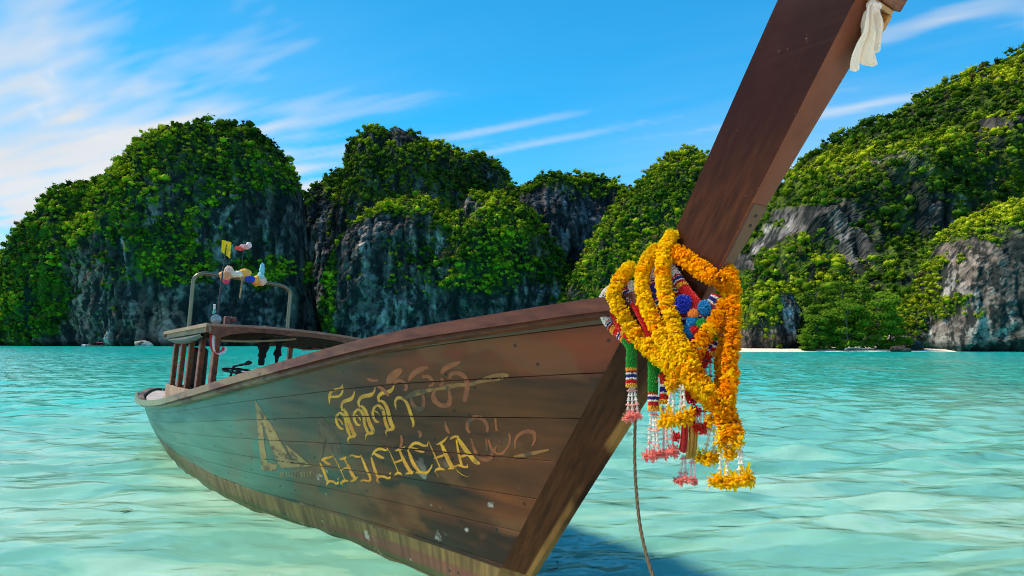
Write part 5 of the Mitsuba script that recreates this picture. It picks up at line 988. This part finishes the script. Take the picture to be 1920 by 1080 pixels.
def karst(key, prof, Yr, depth, cell, relief, seed, face, label, veg_bias=0.0, rocky=(), green=(), crown_r=2.6, density=1.0, tone=(1, 1, 1), light=0.0, pinnacle=0.0, pink=(), notch=2.5, crowns=CROWNS, leaf_light=0.0, pale=(), sc=1.0, prow=(), painted_shade=(), scrub=()):
    """face: (height fraction, depth fraction) control points of the front from waterline to ridge; prof: the ridge line (x, z) at distance Yr; scrub: sunlit patches painted into the leaf colour"""
    prof = np.array(prof)
    x = np.arange(prof[0, 0], prof[-1, 0], cell)
    ridge = np.maximum(PchipInterpolator(prof[:, 0], np.maximum(prof[:, 1], 0.5))(x), 0.4)
    ridge = np.maximum(ridge * 0.99 - 0.75 * crown_r * fit(ridge / 20), 0.4)
    ridge = ridge * (1 + 0.022 * (meshkit.fbm(np.stack([x / 9, 0 * x, 0 * x + seed], -1), 4, seed) - 0.5)) + 1.6 * (meshkit.fbm(np.stack([x / 4, 0 * x, 0 * x + seed], -1), 3, seed) - 0.5)
    fz, fy = np.array(face).T
    L = float(np.max(ridge)) * 1.15 + depth * 0.6
    nv = int(min(330, L / cell))
    kn = np.linspace(0, 1, len(fz))
    v = np.linspace(0, 1, nv)
    zf, yf = PchipInterpolator(kn, fz)(v), PchipInterpolator(kn, fy)(v)
    back = np.linspace(0, 1, 14)[1:]
    zf, yf = np.r_[zf, 1 - back ** 1.5 * 0.9], np.r_[yf, 1 + back * 0.5]
    Xg, Zf = np.meshgrid(x, zf, indexing='ij')
    Yf = np.broadcast_to(yf, Xg.shape)
    Z = np.maximum(ridge, 0.2)[:, None] * Zf
    Dx = depth * fit(ridge / (0.55 * ridge.max()))[:, None] ** 0.7
    Y = Yr - Dx * (1 - Yf)
    P0 = np.stack([Xg, Y, Z], -1)
    q = lambda a, b, c, s, o=4: meshkit.fbm(np.stack([Xg / a, Y / b, Z / c], -1) / sc, o, s)  # noqa: E731
    butt = 1 - np.abs(2 * q(46, 90, 130, seed + 1, 3) - 1) * 2
    mid = 1 - np.abs(2 * q(17, 30, 46, seed + 2, 3) - 1) * 2
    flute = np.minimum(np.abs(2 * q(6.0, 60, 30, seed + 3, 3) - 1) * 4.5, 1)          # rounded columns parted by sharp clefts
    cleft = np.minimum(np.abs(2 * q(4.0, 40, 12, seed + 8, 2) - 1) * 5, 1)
    spire = 1 - np.abs(2 * q(3.4, 90, 34, seed + 9, 2) - 1) * 2
    fine = q(3.6, 3.6, 5.0, seed + 4, 2) - 0.5
    qn = q(13, 70, 34, seed + 21, 3) * 9
    slab = (np.floor(qn) + fit(((qn % 1) - 0.5) * 5 + 0.5)) / 9 - 0.5                       # rock that has split off in steep slabs and steps
    amp = fit(ridge / 18)[:, None] * fit(1.15 - 0.75 * np.clip(Yf, 0, 1) ** 4)
    ledge = 2 * q(30, 30, 9, seed + 6, 3) - 1
    dy = -(butt * 11.0 + mid * 5.0 + flute * 2.2 + cleft * 1.2 + ledge * 1.8 + slab * 7.0) * relief * sc * amp - fine * 3.6 * relief * sc * fit(amp * 3)
    rz = sum((blob(Xg, Z, *b) for b in rocky), 0 * Xg)
    gz = sum((blob(Xg, Z, *b) for b in green), 0 * Xg)
    pin = fit(rz) * pinnacle
    dy = dy - spire * pin * 5.0 * amp
    dy = dy + sum(((a * np.maximum(c - Xg, 0) + b * np.maximum(Xg - c, 0)) for c, a, b in prow), 0 * Xg) * fit(1 - Yf) ** 0.8 * fit(ridge / 10)[:, None]
    dz = pin * spire * 6.0 * amp + (mid * 1.1 + fine * 1.2) * relief * sc * fit(Zf * 3) * fit(1.3 - Zf)
    dy = dy + notch * fit(1 - Z / 2.6) ** 1.0 * 1.4
    jit = np.random.default_rng(seed + 400)
    dy = dy + jit.normal(0, 0.42, Xg.shape) * cell * relief * fit(amp * 4)
    P = P0 + np.stack([0.6 * relief * sc * amp * (q(11, 20, 30, seed + 5, 3) - 0.5) * 4, dy, dz], -1)
    P[:, 0, 2] = -1.0
    n, m = Xg.shape
    fc = grid_faces(n, m)
    odd_ = ((np.arange(n - 1)[:, None] + np.arange(m - 1)[None]) % 2).ravel() == 1
    fc[odd_] = np.roll(fc[odd_], 1, axis=1)                                  # alternate diagonals
    du, dv = np.gradient(P, axis=0), np.gradient(P, axis=1)
    N = np.cross(du, dv)
    N /= np.linalg.norm(N, axis=-1, keepdims=True) + 1e-9
    N = np.where((N[..., 1:2] > 0) & (np.abs(N[..., 2:]) < 0.2), -N, N)
    N = np.where(N[..., 2:] < 0, N * 1, N)
    up = np.abs(N[..., 2])
    patch = 0.55 * q(26, 40, 26, seed + 7, 4) + 0.45 * q(9, 14, 11, seed + 17, 3)
    veg = 1.15 * up + 3.4 * (patch - 0.5) + 0.55 * np.clip(Zf, 0, 1) ** 3 + veg_bias - 1.25 * fit(rz) + 2.2 * fit(gz) - 0.9 * fit(1 - Z / 5.0) + 0.30 * (mid - 0.2)
    vm = fit((veg - 0.42) / 0.14)
    # rock: grey limestone, dark water streaks running down, pale fresh faces, some rust
    st1 = meshkit.fbm(np.stack([Xg / 2.6, Y / 30, Z / 45], -1) / sc, 4, seed + 11)
    st2 = meshkit.fbm(np.stack([Xg / 8.0, Y / 30, Z / 60], -1) / sc, 3, seed + 12)
    gr = meshkit.fbm(P / 3.0 / sc, 3, seed + 13)
    base = 0.026 + 0.085 * fit((st1 - 0.38) * 2.4) * fit(0.35 + gr) + 0.10 * fit((st2 - 0.54) * 4)
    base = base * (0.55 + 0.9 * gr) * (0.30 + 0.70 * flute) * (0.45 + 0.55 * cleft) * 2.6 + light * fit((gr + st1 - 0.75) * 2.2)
    col = base[..., None] * np.array([1.22, 1.0, 0.88]) * np.array(tone)
    pk = fit(sum((blob(Xg, Z, *b) for b in pink), 0 * Xg)) * fit((meshkit.fbm(np.stack([Xg / 4, Y / 30, Z / 26], -1) / sc, 4, seed + 15) - 0.34) * 6)
    col = col * (1 - pk[..., None]) + pk[..., None] * (0.50 + 0.36 * fit((st1 - 0.3) * 2))[..., None] * np.array([1.0, 0.47, 0.33])
    pl = fit(sum((blob(Xg, Z, *b) for b in pale), 0 * Xg)) * fit((meshkit.fbm(np.stack([Xg / 5, Y / 30, Z / 22], -1) / sc, 4, seed + 16) - 0.36) * 5)
    col = col * (1 - pl[..., None]) + pl[..., None] * (0.42 + 0.36 * fit((gr - 0.3) * 2))[..., None] * np.array([1.0, 0.96, 0.90])
    dk = fit(sum((blob(Xg, Z, *b) for b in painted_shade), 0 * Xg)) * fit((st1 - 0.30) * 4)  # shaded right side of the headland, painted dark teal
    col = col * (1 - 0.8 * dk[..., None]) + dk[..., None] * np.array([0.010, 0.030, 0.030])
    col = col * jit.uniform(0.7, 1.3, Xg.shape)[..., None]
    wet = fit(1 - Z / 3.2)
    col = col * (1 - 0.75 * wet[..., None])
    hue = meshkit.fbm(P / 16, 3, seed + 14)
    gcol = np.array([0.032, 0.070, 0.011]) * (1 - hue[..., None]) + np.array([0.125, 0.185, 0.017]) * hue[..., None]
    col = col * (1 - vm[..., None]) + gcol * vm[..., None] * (0.8 + 0.5 * gr[..., None])
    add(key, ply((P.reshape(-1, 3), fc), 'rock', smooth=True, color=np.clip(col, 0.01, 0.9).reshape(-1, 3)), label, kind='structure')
    # crowns
    g = np.random.default_rng(seed + 100)
    A = np.linalg.norm(np.cross(du, dv), axis=-1)
    w = A * vm * (1 + 0.6 * fit(gz))
    w[:, -9:] = 0
    w[:, :2] = 0
    cnt = int(w.sum() * density / (crown_r ** 2 * 2.3))
    pick = g.choice(w.size, cnt, p=(w / w.sum()).ravel())
    C, Nn = P.reshape(-1, 3)[pick], N.reshape(-1, 3)[pick]
    Nn = np.where(Nn[:, 2:] < 0, -Nn, Nn)
    Nn[:, 1] = np.where((Nn[:, 1] > 0) & (C[:, 1] < Yr - 3), -Nn[:, 1], Nn[:, 1])
    R = 0.88 * crown_r * np.clip(g.lognormal(-0.20, 0.48, cnt), 0.35, 2.2)
    C = C + Nn * (R * 0.35)[:, None] + np.array([0, 0, 1]) * (R * 0.25)[:, None]
    hue = fit(meshkit.fbm(C / 24, 3, seed + 14) * 1.5 - 0.25 + g.normal(0, 0.20, cnt) + leaf_light + 0.55 * fit(sum((blob(C[:, 0], C[:, 2], *b) for b in scrub), 0.0)))  # scrub blobs paint the sunlit ridges a brighter yellow-green
    pal = np.array([[0.020, 0.055, 0.012], [0.055, 0.125, 0.012], [0.165, 0.260, 0.014], [0.400, 0.460, 0.018]])
    k = hue * 2.999
    i = k.astype(int)
    cc = pal[i] + (pal[np.minimum(i + 1, 3)] - pal[i]) * (k - i)[:, None]
    odd = g.random(cnt) < 0.03
    cc[odd] = np.array([0.13, 0.105, 0.040])
    cc *= g.uniform(0.6, 1.35, (cnt, 1))
    V, F, K, off = [], [], [], 0
    kind = g.integers(0, len(crowns), cnt)
    ang = g.uniform(0, 6.28, cnt)
    for t in range(len(crowns)):
        s = np.nonzero(kind == t)[0]
        if not len(s):
            continue
        cv, cf = crowns[t]
        ca, sa = np.cos(ang[s])[:, None], np.sin(ang[s])[:, None]
        vv = np.stack([cv[None, :, 0] * ca - cv[None, :, 1] * sa, cv[None, :, 0] * sa + cv[None, :, 1] * ca, np.broadcast_to(cv[None, :, 2], (len(s), len(cv)))], -1) * R[s][:, None, None] + C[s][:, None]
        V.append(vv.reshape(-1, 3))
        F.append((cf[None] + len(cv) * np.arange(len(s))[:, None, None]).reshape(-1, 3) + off)
        K.append((np.repeat(cc[s], len(cv), 0) * g.uniform(0.62, 1.30, (len(s) * len(cv), 1))))
        off += len(s) * len(cv)
    return ply((np.vstack(V), np.vstack(F)), 'leaf', smooth=True, color=np.clip(np.vstack(K), 0, 0.6))


CLIFF = [(0, 0.02), (0.22, 0.03), (0.45, 0.08), (0.66, 0.17), (0.84, 0.42), (0.95, 0.74), (1, 1)]
SLOPE = [(0, 0), (0.15, 0.08), (0.33, 0.36), (0.40, 0.44), (0.56, 0.49), (0.72, 0.55), (0.79, 0.70), (0.90, 0.86), (1, 1)]
WALL = [(0, 0.16), (0.05, 0.10), (0.10, 0.02), (0.30, 0.0), (0.60, 0.06), (0.82, 0.22), (0.94, 0.5), (1, 1)]


def px(x, y, Y, rx, ry):
    """a patch given as it was measured in the photograph, brought to metres on the hill at distance Y"""
    return ((x - 960) / 1371 * Y, EYE + (643 - y) / 1371 * Y, rx / 1371 * Y, ry / 1371 * Y)


FORESTS = []
FORESTS.append(('green forest over the great rounded karst on the left', karst('hill', [[-354.2,-1.9],[-342.6,25.7],[-325.1,40.2],[-304.8,48.9],[-278.7,60.5],[-270.0,72.1],[-256.9,82.3],[-249.7,89.6],[-235.1,92.5],[-223.5,95.9],[-217.7,104.1],[-206.1,115.1],[-191.6,123.8],[-180.0,126.7],[-156.8,128.5],[-148.1,127.0],[-139.3,120.3],[-130.6,111.6],[-123.4,100.6],[-119.6,89.6],[-117.3,72.1],[-115.5,48.9],[-113.2,25.7],[-110.3,-1.9]], 420, 50, 0.85, 1.0, 3, CLIFF, 'great rounded limestone karst on the left', 0.16,
    rocky=[px(470, 430, 375, 105, 75), px(400, 600, 365, 170, 50), px(172, 570, 385, 72, 80), px(560, 470, 380, 40, 150), px(300, 560, 365, 60, 60)], green=[px(330, 490, 370, 45, 55), px(480, 500, 370, 60, 25), px(230, 350, 400, 60, 70), px(60, 560, 365, 60, 60)],
    pink=[px(172, 560, 385, 62, 85), px(30, 600, 390, 40, 50), px(315, 605, 372, 35, 45)], crown_r=1.85, density=1.15, scrub=[px(300, 330, 400, 70, 60), px(200, 430, 385, 50, 60), px(330, 500, 375, 45, 50), px(490, 500, 375, 70, 28), px(290, 250, 400, 40, 25)], prow=[(px(320, 0, 400, 0, 0)[0], 0.32, 0.55)])))
FORESTS.append(('forest on the tall back karst in the middle', karst('hill_001', [[-183.0,2.7],[-160.6,55.0],[-151.2,101.7],[-143.8,116.6],[-136.3,123.0],[-119.5,131.6],[-115.8,149.1],[-108.3,155.1],[-97.1,158.8],[-82.2,158.1],[-69.1,152.8],[-59.8,146.5],[-48.5,145.4],[-37.3,140.9],[-26.1,140.1],[-14.9,135.3],[-5.6,127.8],[1.9,117.7],[11.2,111.0],[26.1,92.3],[44.8,62.5],[63.5,32.6],[82.2,-1.0]], 530, 45, 1.1, 1.1, 13, CLIFF, 'tall rear karst with a square knob in the middle', 0.02,
    rocky=[px(570, 480, 480, 60, 150), px(690, 270, 520, 40, 26), px(760, 265, 520, 30, 40), px(910, 310, 520, 60, 26)], crown_r=2.0, density=1.1, prow=[(px(690, 0, 500, 0, 0)[0], 0.5, 0.35)], tone=(0.85, 0.97, 1.1))))
FORESTS.append(('forest over the fluted karst in the middle', karst('hill_002', [[-111.0,-2.1],[-106.1,23.9],[-101.2,45.2],[-96.0,60.4],[-91.5,68.1],[-79.3,78.1],[-67.1,84.8],[-54.9,87.3],[-45.7,85.4],[-39.6,79.3],[-34.1,75.1],[-28.0,84.2],[-21.3,90.9],[-13.7,88.5],[-6.1,90.3],[1.5,87.3],[12.2,77.2],[24.4,60.4],[36.6,39.1],[48.8,14.7],[57.9,-2.1]], 435, 42, 0.85, 1.15, 23, CLIFF, 'fluted karst with a green ravine in the middle', 0.06,
    rocky=[px(690, 560, 400, 90, 90), px(670, 470, 405, 50, 60), px(770, 430, 410, 60, 34), px(880, 400, 420, 30, 44), px(820, 590, 395, 120, 50), px(1000, 600, 400, 60, 50)], green=[px(920, 480, 405, 55, 70), px(720, 395, 420, 60, 16), px(632, 560, 400, 12, 80)], crown_r=1.75, density=1.1, scrub=[px(720, 400, 420, 70, 25), px(930, 440, 410, 50, 80), px(870, 560, 400, 40, 60), px(640, 520, 400, 20, 60)], light=0.08, prow=[(px(690, 0, 410, 0, 0)[0], 0.55, 0.10), (px(960, 0, 420, 0, 0)[0], 0.0, 0.5)])))
FORESTS.append(('forest over the flat-topped karst right of the middle', karst('hill_003', [[-26.5,-2.4],[-16.6,49.1],[-6.6,88.9],[1.7,98.8],[8.3,102.8],[16.6,107.1],[33.2,109.5],[46.5,110.5],[63.1,108.1],[74.7,100.5],[86.3,92.2],[99.6,88.9],[122.8,82.2],[146.0,49.1],[159.3,-2.4]], 470, 40, 1.0, 1.0, 33, CLIFF, 'flat-topped dark karst right of the middle', 0.0,
    rocky=[px(1080, 450, 440, 130, 100), px(1000, 400, 440, 40, 50)], crown_r=1.85, density=1.1, prow=[(px(1000, 0, 440, 0, 0)[0], 0.55, 0.5)], tone=(0.85, 0.97, 1.1))))
FORESTS.append(('bright scrub on the steep peak behind the bow post', karst('hill_004', [[6.8,-1.7],[19.1,16.1],[27.4,28.4],[35.6,43.4],[45.1,62.6],[52.0,72.2],[62.9,83.1],[73.9,95.4],[83.4,103.1],[91.6,106.1],[101.2,103.1],[112.1,98.2],[125.8,92.7],[139.5,81.7],[153.2,62.6],[164.1,35.2],[175.1,-1.7]], 392, 50, 0.85, 1.0, 43, [(0, 0), (0.2, 0.05), (0.45, 0.2), (0.7, 0.45), (0.88, 0.72), (1, 1)], 'steep bright green peak behind the bow post', 0.34,
    rocky=[px(1320, 350, 385, 40, 90), px(1090, 540, 345, 30, 50), px(1240, 440, 360, 16, 40), px(1440, 500, 340, 70, 80)], green=[px(1220, 400, 370, 70, 110)], crown_r=1.4, density=1.15, leaf_light=0.24, prow=[(px(1285, 0, 370, 0, 0)[0], 0.35, 0.75)])))
FORESTS.append(('dense forest on the high hill at the right', karst('hill_005', [[74.6,-1.1],[83.7,20.4],[92.7,40.7],[104.0,58.8],[115.3,72.4],[122.1,79.2],[126.6,82.5],[135.7,88.7],[144.7,92.7],[153.8,96.1],[160.5,98.6],[165.1,102.7],[180.9,111.9],[196.7,119.0],[208.0,123.9],[217.1,128.4],[235.2,136.8],[253.2,140.2],[266.8,126.6],[280.4,79.2],[287.2,-1.1]], 310, 140, 0.75, 1.0, 53, SLOPE, 'high forested hill with grey rock spires on the right', 0.30,
    rocky=[px(1650, 320, 255, 80, 40), px(1560, 390, 240, 40, 50), px(1790, 280, 270, 80, 26), px(1480, 450, 230, 50, 50), px(1700, 420, 240, 26, 40), px(1620, 460, 230, 24, 40), px(1900, 190, 290, 40, 24)], green=[px(1620, 570, 190, 130, 70), px(1850, 160, 300, 100, 30)], crown_r=1.55, density=1.1, scrub=[px(1860, 160, 300, 110, 40), px(1540, 300, 290, 60, 40), px(1640, 600, 190, 60, 45), px(1880, 330, 260, 60, 60)], pinnacle=0.55, sc=0.75, light=0.03, tone=(0.85, 0.95, 1.05), leaf_light=0.04)))
FORESTS.append(('bright scrub hanging over the pale rock headland on the right', karst('rock_headland', [[77.0,0.3],[78.4,5.0],[80.3,7.6],[82.2,9.0],[83.2,13.4],[84.3,17.6],[86.1,21.7],[89.7,25.9],[93.9,28.2],[100.1,29.9],[107.4,30.1],[112.6,24.9],[115.8,0.3]], 150, 20, 0.24, 1.0, 63, WALL, 'pale overhanging rock headland at the right edge', -0.30,
    rocky=[px(1880, 520, 130, 80, 110)], painted_shade=[px(1905, 520, 130, 40, 120), px(1935, 600, 130, 40, 100)], green=[px(1780, 500, 135, 34, 110), px(1850, 405, 140, 80, 24), px(1742, 590, 130, 22, 26)], crown_r=0.62, density=1.7, tone=(1.08, 1.0, 0.95), light=0.10, notch=0, sc=0.32, prow=[(px(1865, 0, 138, 0, 0)[0], 0.9, 0.7)], leaf_light=0.42, pale=[px(1830, 570, 130, 45, 90), px(1890, 610, 130, 26, 36), px(1800, 620, 130, 26, 36)])))
FORESTS.append(('scrub on the small rock stack right of the garlands', karst('rock_stack', [[44.4,0.3],[46.0,7.9],[47.6,11.8],[50.9,13.4],[53.6,14.0],[56.0,12.3],[57.4,8.5],[58.0,4.1],[58.3,0.3]], 150, 10, 0.24, 1.0, 73, CLIFF, 'small grey rock stack right of the garlands', -0.1,
    rocky=[px(1470, 590, 145, 22, 60)], green=[px(1415, 560, 145, 36, 36)], crown_r=0.6, density=1.3, tone=(1.05, 1.0, 0.95), light=0.12, notch=0.7, sc=0.22, prow=[(px(1440, 0, 145, 0, 0)[0], 0.4, 0.6)], leaf_light=0.34, pale=[px(1462, 590, 145, 22, 60)])))
print('forest triangles', sum(len(meshkit.WRITTEN[q[1]['filename']][1]) for q in FORESTS), 'all', sum(len(w[1]) for w in meshkit.WRITTEN.values()))
for lab, shp in FORESTS:
    add('forest', shp, lab, 'forest', kind='stuff')

# ---------------------------------------------------------------- sea bed and beach
gx, gy = np.meshgrid(np.linspace(-3000, 3000, 40), np.linspace(-900, 3000, 40), indexing='ij')
mat('sand', proc(lambda p, n, uv: mix((0.55, 0.45, 0.33), (0.70, 0.60, 0.46), fbm(p.x * 0.8, p.y * 2.0, 0.0, octaves=4))), 0.9)
add('seabed', ply((np.stack([gx, gy, 0 * gx - 1.6], -1).reshape(-1, 3), grid_faces(40, 40)), 'sand'), 'sandy bed of the bay', kind='structure')
bx = np.linspace(40, 79, 80)
by = np.linspace(0, 1, 12)
BX, BY = np.meshgrid(bx, by, indexing='ij')
edge = 127.0 + 1.2 * (meshkit.fbm(np.stack([BX / 9, 0 * BX, 0 * BX], -1), 3, 5) - 0.5) * 2 + 0.02 * (BX - 60)
add('beach', ply((np.stack([BX, edge + BY * 30, -0.35 + 0.62 * np.minimum(BY * 8, 1) + BY * 0.5 + 0.1 * meshkit.fbm(np.stack([BX / 3, BY * 8, 0 * BX], -1), 3, 9)], -1).reshape(-1, 3), grid_faces(80, 12)), 'sand', smooth=True), 'thin strip of pale beach under the hill', kind='structure')


hx, hy = np.meshgrid(np.r_[np.linspace(-160, -12, 24), np.linspace(-11, 11, 45), np.linspace(12, 160, 24)], np.r_[np.linspace(-140, -6, 24), np.linspace(-5, 3.2, 34)], indexing='ij')  # unseen beach behind the camera, added to bounce warm light forward
hz = np.minimum((2.0 - hy - 0.006 * np.abs(hx) + 0.5 * (meshkit.fbm(np.stack([hx / 5, 0 * hx, 0 * hx], -1), 3, 51) - 0.5)) * 0.055, 3.0) + 0.03 * (meshkit.fbm(np.stack([hx, hy, 0 * hx], -1) / 1.3, 3, 52) - 0.5)
mat('near_sand', proc(lambda p, n, uv: mix((0.66, 0.55, 0.42), (0.82, 0.72, 0.58), fbm(p.x * 1.5, p.y * 1.5, 0.0, octaves=4))), 0.9)
add('beach', ply((np.stack([hx, hy, hz], -1).reshape(-1, 3), grid_faces(*hx.shape)), 'near_sand', smooth=True), 'unseen white sand beach added behind the camera for warm bounce light', kind='structure')


def lump(c, r, seed, m, key, label, cat_, col, colb):
    s_ = trimesh.creation.icosphere(4, 1.0)
    d = np.array(s_.vertices)
    rr = 0.65 + 0.7 * meshkit.fbm(d * 1.7 + seed, 4, seed) + 0.25 * (meshkit.fbm(d * 6 + seed, 3, seed) - 0.5)
    v = np.array(c) + d * rr[:, None] * np.array(r)
    k = meshkit.fbm(d * 4 + seed, 4, seed + 1)[:, None]
    add(key, ply((v, np.array(s_.faces)), m, smooth=True, color=np.array(col) * (1 - k) + np.array(colb) * k), label, cat_)


lump((68.3, 128.6, 0.35), (1.7, 1.2, 0.8), 4, 'rock', 'boulder', 'dark brown boulder on the sandy beach', 'boulder', (0.05, 0.04, 0.035), (0.20, 0.15, 0.12))
lump((-176.5, 350, 0.3), (4.2, 2.5, 2.3), 6, 'rock', 'boulder_001', 'pale sharp boulder at the foot of the left karst', 'boulder', (0.38, 0.36, 0.31), (0.62, 0.58, 0.50))
lump((-205, 352, 0.2), (2.0, 1.3, 0.9), 8, 'rock', 'boulder_002', 'tiny white boulder left of the far red boat', 'boulder', (0.55, 0.55, 0.55), (0.75, 0.75, 0.75))
lump((72.5, 131, 1.0), (1.2, 1.0, 1.0), 10, 'rock', 'boulder_003', 'grey boulder where the beach meets the headland', 'boulder', (0.06, 0.055, 0.05), (0.22, 0.19, 0.17))
# driftwood
add('driftwood', ply(cat([tube(spline([(59.0, 129.5, 0.45), (60.5, 129.8, 0.75), (62.5, 129.6, 0.6), (64.0, 130, 0.7)], 14), np.linspace(0.16, 0.05, 14), 7), tube([(61, 129.8, 0.7), (61.8, 129.2, 1.1)], [0.07, 0.02], 5)]), mat('drift_wood', (0.40, 0.33, 0.27), 0.9)), 'pale driftwood branch lying on the beach', 'driftwood')

# beach trees: trunk, limbs and a crown in flat spreading layers
mat('bark', proc(lambda p, n, uv: mix((0.10, 0.075, 0.05), (0.24, 0.19, 0.14), fbm(p.x * 4, p.y * 4, p.z * 1.5, octaves=3))), 0.9)
TREE_LABEL = ['round bright green tree at the left end of the beach, beside the small rock stack', 'tall green tree standing behind the left end of the beach', 'broad layered bright green tree over the middle of the beach, left one', 'broad layered bright green tree over the middle of the beach, right one',
              'low bush at the left foot of the beach trees', 'dark green tree in the second row of the beach trees, left one', 'dark green tree in the second row of the beach trees, right one', 'small bright tree close to the headland', 'low bright bush beside the dark beach boulder', 'slender tree above the layered ones on the beach']


def tree(x, y, h, w, seed, label, hue, nl=5200, layers=12):
    g = np.random.default_rng(seed)
    key = add('beach_tree' if h > 2.6 else 'beach_bush', None, label, 'tree' if h > 2.6 else 'bush', 'trees along the beach')
    z0 = 0.3 + 0.02 * (y - 128)
    tr = spline([(x, y, z0 - 0.3), (x + g.uniform(-.2, .2), y, z0 + h * 0.3), (x + g.uniform(-.4, .4), y + g.uniform(-.3, .3), z0 + h * 0.62), (x + g.uniform(-.5, .5), y, z0 + h * 0.9)], 14)
    parts = [tube(tr, np.linspace(0.16, 0.03, 14) * (h / 7), 7)]
    tips = []
    for k in range(layers * 3):
        q = g.uniform(0.04, 0.98)
        b = tr[int(q * 13)]
        a = g.uniform(0, 6.28)
        L = w * math.sqrt(max(1 - ((q - 0.48) / 0.58) ** 2, 0.05)) * g.uniform(0.45, 1.0)
        e = b + [L * math.cos(a), L * 0.8 * math.sin(a), h * g.uniform(0.02, 0.14)]
        parts.append(tube(spline([b, (b + e) / 2 + [0, 0, 0.08 * L], e], 6), np.linspace(0.05, 0.012, 6) * (h / 7), 5))
        tips.append((e, L))
    add(key + '__trunk', ply(cat(parts), 'bark', smooth=40))
    e = np.array([t[0] for t in tips])
    n = nl
    i = g.integers(0, len(e), n)
    rr = 0.34 * w + 0.20 * w * g.random(len(e))
    d = g.normal(size=(n, 3))
    d /= np.linalg.norm(d, axis=1, keepdims=True)
    p = e[i] + d * (rr[i] * g.random(n) ** 0.4)[:, None] * [1.0, 1.0, 0.42]
    nrm = d * 0.5 + g.normal(size=(n, 3)) * 0.4 + [0, -0.15, 0.9]
    nrm /= np.linalg.norm(nrm, axis=1, keepdims=True)
    a = np.cross(nrm, g.normal(size=(n, 3)))
    a /= np.linalg.norm(a, axis=1, keepdims=True)
    b = np.cross(nrm, a)
    s = g.uniform(0.14, 0.27, n)[:, None] * (w / 3.0) ** 0.5
    v = np.stack([p - a * s, p + b * s * 0.7 - nrm * s * 0.3, p + a * s * 1.1, p - b * s * 0.7 - nrm * s * 0.3], 1)
    k = np.arange(n)[:, None] * 4
    f = np.concatenate([np.hstack([k, k + 1, k + 2])[:, None], np.hstack([k, k + 2, k + 3])[:, None]], 1).reshape(-1, 3)
    c0, c1 = np.array([0.034, 0.095, 0.012]), np.array([0.17, 0.30, 0.018])
    t = np.clip(hue + g.normal(0, 0.16, n) + 0.25 * (meshkit.noise(p / 0.8, seed) - 0.5), 0, 1)[:, None]
    col = np.repeat(c0 * (1 - t) + c1 * t, 4, 0)
    add(key + '__crown', ply((v.reshape(-1, 3), f), 'leaf', color=col))


for (x, y, h, w, hue), lab, sd in zip([(55.2, 133, 6.2, 2.4, .6), (57.5, 137, 9.5, 3.0, .5), (61.0, 133, 9.4, 3.6, .72), (67.0, 134, 10.5, 3.9, .8), (53.0, 131, 2.9, 1.4, .66), (59.0, 141, 12.0, 3.3, .28), (64.5, 142, 13.0, 3.4, .32), (71.0, 137, 8.0, 2.4, .75), (70.6, 131.5, 2.2, 1.2, .7), (66.5, 139, 14.0, 2.6, .58)], TREE_LABEL, range(200, 210)):
    tree(x, y, h, w, sd, lab, hue)

# ---------------------------------------------------------------- far boat under the left cliffs, floating leaves
fb = add('moored_boat', None, 'tiny far longtail boat with a red canopy under the left cliffs', 'boat')
fx, fy_ = -195.5, 345.0
q = np.linspace(-1, 1, 24)
hw_ = 0.75 * (1 - np.abs(q) ** 2.6) + 0.03
sh = 0.55 + 1.5 * np.clip(-q - 0.35, 0, 1) ** 1.8 * 1.9 + 0.3 * np.clip(q, 0, 1) ** 2
ring = np.stack([np.stack([fx + q * 4.4, fy_ + hw_, sh], -1), np.stack([fx + q * 4.0, fy_ + hw_ * 0.6, 0 * q - 0.2], -1), np.stack([fx + q * 4.0, fy_ - hw_ * 0.6, 0 * q - 0.2], -1), np.stack([fx + q * 4.4, fy_ - hw_, sh], -1)], 1)
add('moored_boat__hull', ply(tris(ring.reshape(-1, 3), grid_faces(24, 4)), mat('far_hull', (0.35, 0.10, 0.08), 0.6), smooth=30))
add('moored_boat__canopy', ply(cat([box([fx - 0.5, fy_ - 0.8, 1.75], [fx + 3.0, fy_ + 0.8, 1.95], 0.05)]), mat('far_canopy', (0.70, 0.10, 0.10), 0.6)), 'red canopy')
for a in (-0.3, 2.8):
    for b in (-0.65, 0.65):
        add('moored_boat__canopy_post', ply(box([fx + a - 0.05, fy_ + b - 0.05, 0.4], [fx + a + 0.05, fy_ + b + 0.05, 1.76]), 'black_metal'))
mat('dead_leaf', (0.07, 0.06, 0.025), 0.6)
for (x, y, s, r), lab in zip([(-3.56, 6.75, 0.055, 0.9), (0.28, 5.06, 0.045, 0.3), (0.33, 5.30, 0.03, 1.8)], ['dark leaf floating on the pale water left of the hull', 'dark leaf floating by the foot of the bow', 'smaller dark leaf floating by the foot of the bow']):
    u = np.linspace(-1, 1, 9)
    wd = 0.33 * (1 - np.abs(u) ** 1.7)
    lv = np.stack([np.stack([u, wd * sgn, 0.10 * np.abs(sgn) + 0.14 * u ** 2], -1) for sgn in (-1, 0, 1)], 1) * s
    cr_, sr_ = math.cos(r), math.sin(r)
    lv = lv @ np.array([[cr_, sr_, 0], [-sr_, cr_, 0], [0, 0, 1.0]]) + [x, y, float(wave_height(np.array([x]), np.array([y]))[0]) + 0.006]
    add('floating_leaf', ply((lv.reshape(-1, 3), grid_faces(9, 3)), 'dead_leaf', smooth=True), lab, 'leaf')
